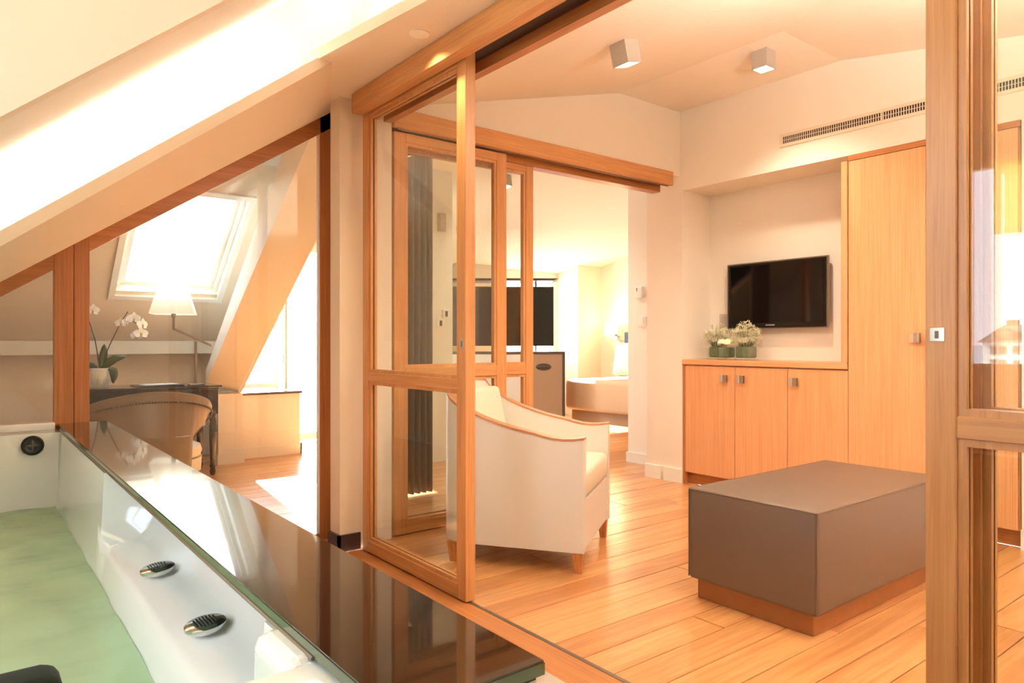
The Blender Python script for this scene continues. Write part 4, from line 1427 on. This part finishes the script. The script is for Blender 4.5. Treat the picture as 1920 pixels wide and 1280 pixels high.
part('casing', MB().box(-0.60, 0.565, 0.20, 0.25, 1.035, 1.72).bevel(0.006, 1), 'black_plastic', tv2, M2)
part('screen', MB().box(-0.59, 0.555, 0.195, 0.201, 1.05, 1.705), 'screen', tv2, M2)
ld = MB().hexa([(-0.60, 0.06, 1.778), (0.56, 0.06, 1.778), (0.56, 0.42, 1.778), (-0.60, 0.42, 1.778),
                (-0.665, 0.02, 1.80), (0.61, 0.02, 1.80), (0.61, 0.44, 1.80), (-0.665, 0.44, 1.80)])
part('lid', ld, 'trunk_edge', tv2, M2)
for x in (-0.38, 0.36):
    part('lift_rod', MB().box(x - .01, x + .01, 0.25, 0.27, 0.972, 1.78), 'brushed', tv2, M2)
part('lid_knob', MB().lathe([(0.008, 0), (0.012, .012), (0.012, .03), (0.004, .04)], (0.36, 0.22, 1.72), 10), 'trunk_edge', tv2, M2)
# bed
bd_ = thing('bed', 'double bed with a beige cover standing beyond the white wall', 'bed', (6.6, 5.7, 0))
smooth_angle(part('mattress', rbox(5.62, 7.45, 4.55, 6.13, 0.30, 0.62, 0.06, 4), 'linen', bd_), 60)
smooth_angle(part('cover', rbox(5.60, 6.9, 4.53, 6.15, 0.29, 0.645, 0.05, 4), 'bed_cover', bd_), 60)
part('bed_base', MB().box(5.66, 7.4, 4.6, 6.08, 0.16, 0.30), 'bed_valance', bd_)
for x in (5.75, 7.3):
    for y in (4.68, 6.0):
        part('leg', MB().lathe([(0.02, 0), (0.03, 0.16)], (x, y, 0), 12), 'black_lacquer', bd_)
hb = part('headboard', MB().box(7.46, 7.58, 4.5, 7.02, 0.0, 1.10).bevel(0.006, 1).box(7.46, 7.58, 4.5, 7.05, 1.10, 1.36), 'oak_Z', bd_)
part('black_panel', MB().box(7.445, 7.462, 4.6, 6.90, 0.98, 1.22), 'black_plastic', hb)
for y, lb in ((6.1, 'white square pillow propped at the far side of the bed'), (5.2, 'white square pillow at the near side of the bed')):
    m = MB()
    rows = []
    N = 12
    for i in range(N + 1):
        u = -1 + 2 * i / N
        r = []
        for k in range(N + 1):
            v = -1 + 2 * k / N
            th = 0.10 * (max(0, 1 - u ** 4) * max(0, 1 - v ** 4)) ** 0.5
            r.append((-th, u * 0.44, v * 0.23))
        rows.append(r)
    m.grid(rows)
    m.grid([[(-q[0] * 1.0, q[1], q[2]) for q in r] for r in rows])
    tag(part('pillow', m, 'linen', None, Matrix.Translation((7.30, y + 0.42, 0.84)) @ Matrix.Rotation(0.2, 4, 'Y'), smooth=True), lb, 'pillow', 'pillows on the bed')
wlp = thing('wall_lamp', 'small glowing bracket lamp on the oak headboard', 'wall lamp', (7.45, 7.1, 1.2))
part('bracket', MB().box(7.38, 7.58, 7.12, 7.14, 1.17, 1.19).box(7.40, 7.46, 7.02, 7.24, 1.155, 1.165), 'brushed', wlp)
part('shade', MB().lathe([(0.07, 1.17), (0.075, 1.175), (0.065, 1.36), (0.06, 1.365)], (7.42, 7.17, 0), 18), 'wall_lamp_glow', wlp)
l = bpy.data.lights.new('wall_lamp_light', 'POINT')
l.energy = 6
l.color = (1.0, 0.75, 0.42)
l.shadow_soft_size = 0.05
lo = bpy.data.objects.new('wall_lamp_light', l)
C.objects.link(lo)
lo.location = (7.35, 7.0, 1.42)

# ================================================================== OUTSIDE (seen in the mirror of the glass door)
HXF = -56.7
hs = thing('white_house', 'white seaside house with slate roof mirrored in the right glass door', 'house', (HXF - 5, 14, -10))
part('wall', MB().box(HXF - 8, HXF, 8.0, 19.6, -12, 1.05), 'house_white', hs)
rf = MB()
rf.prism([(HXF + 0.3, 7.8, 1.05), (HXF + 0.3, 19.9, 1.05), (HXF - 2.4, 19.0, 2.35), (HXF - 2.4, 7.8, 2.35)], (-0.2, 0, 0.02))
rf.prism([(HXF + 0.3, 19.9, 1.05), (HXF - 8.3, 19.9, 1.05), (HXF - 5.5, 19.0, 2.35), (HXF - 2.4, 19.0, 2.35)], (0, -0.2, 0.02))
rf.box(HXF - 5.5, HXF - 2.4, 7.8, 19.0, 2.3, 2.36)
roof = part('roof', rf, 'slate', hs)
part('chimney', MB().box(HXF - 3.2, HXF - 2.6, 18.2, 18.9, 2.3, 2.75), 'dormer_red', roof)
for y in (18.2, 16.4, 14.6, 12.8):
    dm = part('roof_dormer', MB().prism([(HXF - 1.4, y - .55, 1.2), (HXF - 1.4, y + .55, 1.2), (HXF - 1.4, y + .55, 1.65), (HXF - 1.4, y, 2.1), (HXF - 1.4, y - .55, 1.65)], (1.3, 0, 0)), 'dormer_red', roof)
    for k in (-0.25, 0.25):
        part('pane', MB().box(HXF - 0.11, HXF - 0.07, y + k - .18, y + k + .18, 1.25, 1.7), 'house_window', dm)
for zc in (0.45, -0.55, -1.6):
    for y in (18.6, 17.2, 15.9, 14.4, 13.0):
        wi = part('window', MB().box(HXF - .02, HXF + .04, y - .5, y + .5, zc - .28, zc + .34), 'house_window', hs)
        part('mullion', MB().box(HXF + .03, HXF + .06, y - .04, y + .04, zc - .28, zc + .34), 'house_white', wi)
kk = thing('beach_kiosk', 'small white pavilion left of the mirrored seaside house', 'pavilion', (HXF + 2, 20.0, -2.4))
part('walls', MB().box(HXF + 1.4, HXF + 2.4, 19.6, 20.4, -2.6, -0.75), 'shutter', kk)
part('roof', MB().prism([(HXF + 1.2, 19.45, -0.75), (HXF + 2.6, 19.45, -0.75), (HXF + 2.6, 20.6, -0.75), (HXF + 1.2, 20.6, -0.75)], (0, 0, 0.1)).lathe([(0.35, -0.65), (0.12, -0.2), (0.08, 0.5), (0.2, 0.55), (0.01, 0.75)], (HXF + 1.9, 20.0, 0), 10), 'house_white', kk)
struct('ground_outside', MB().box(-75, -6, -40, 26, -13, -12).box(-62, -50, 19.9, 30, -2.9, -2.6), 'terrace', 'pale terrace ground outside beside the mirrored house', 'ground')
struct('sea', MB().box(-4000, -60, -3000, 3000, -16, -15.5), 'sea', 'blue sea on the horizon mirrored in the glass door', 'sea')
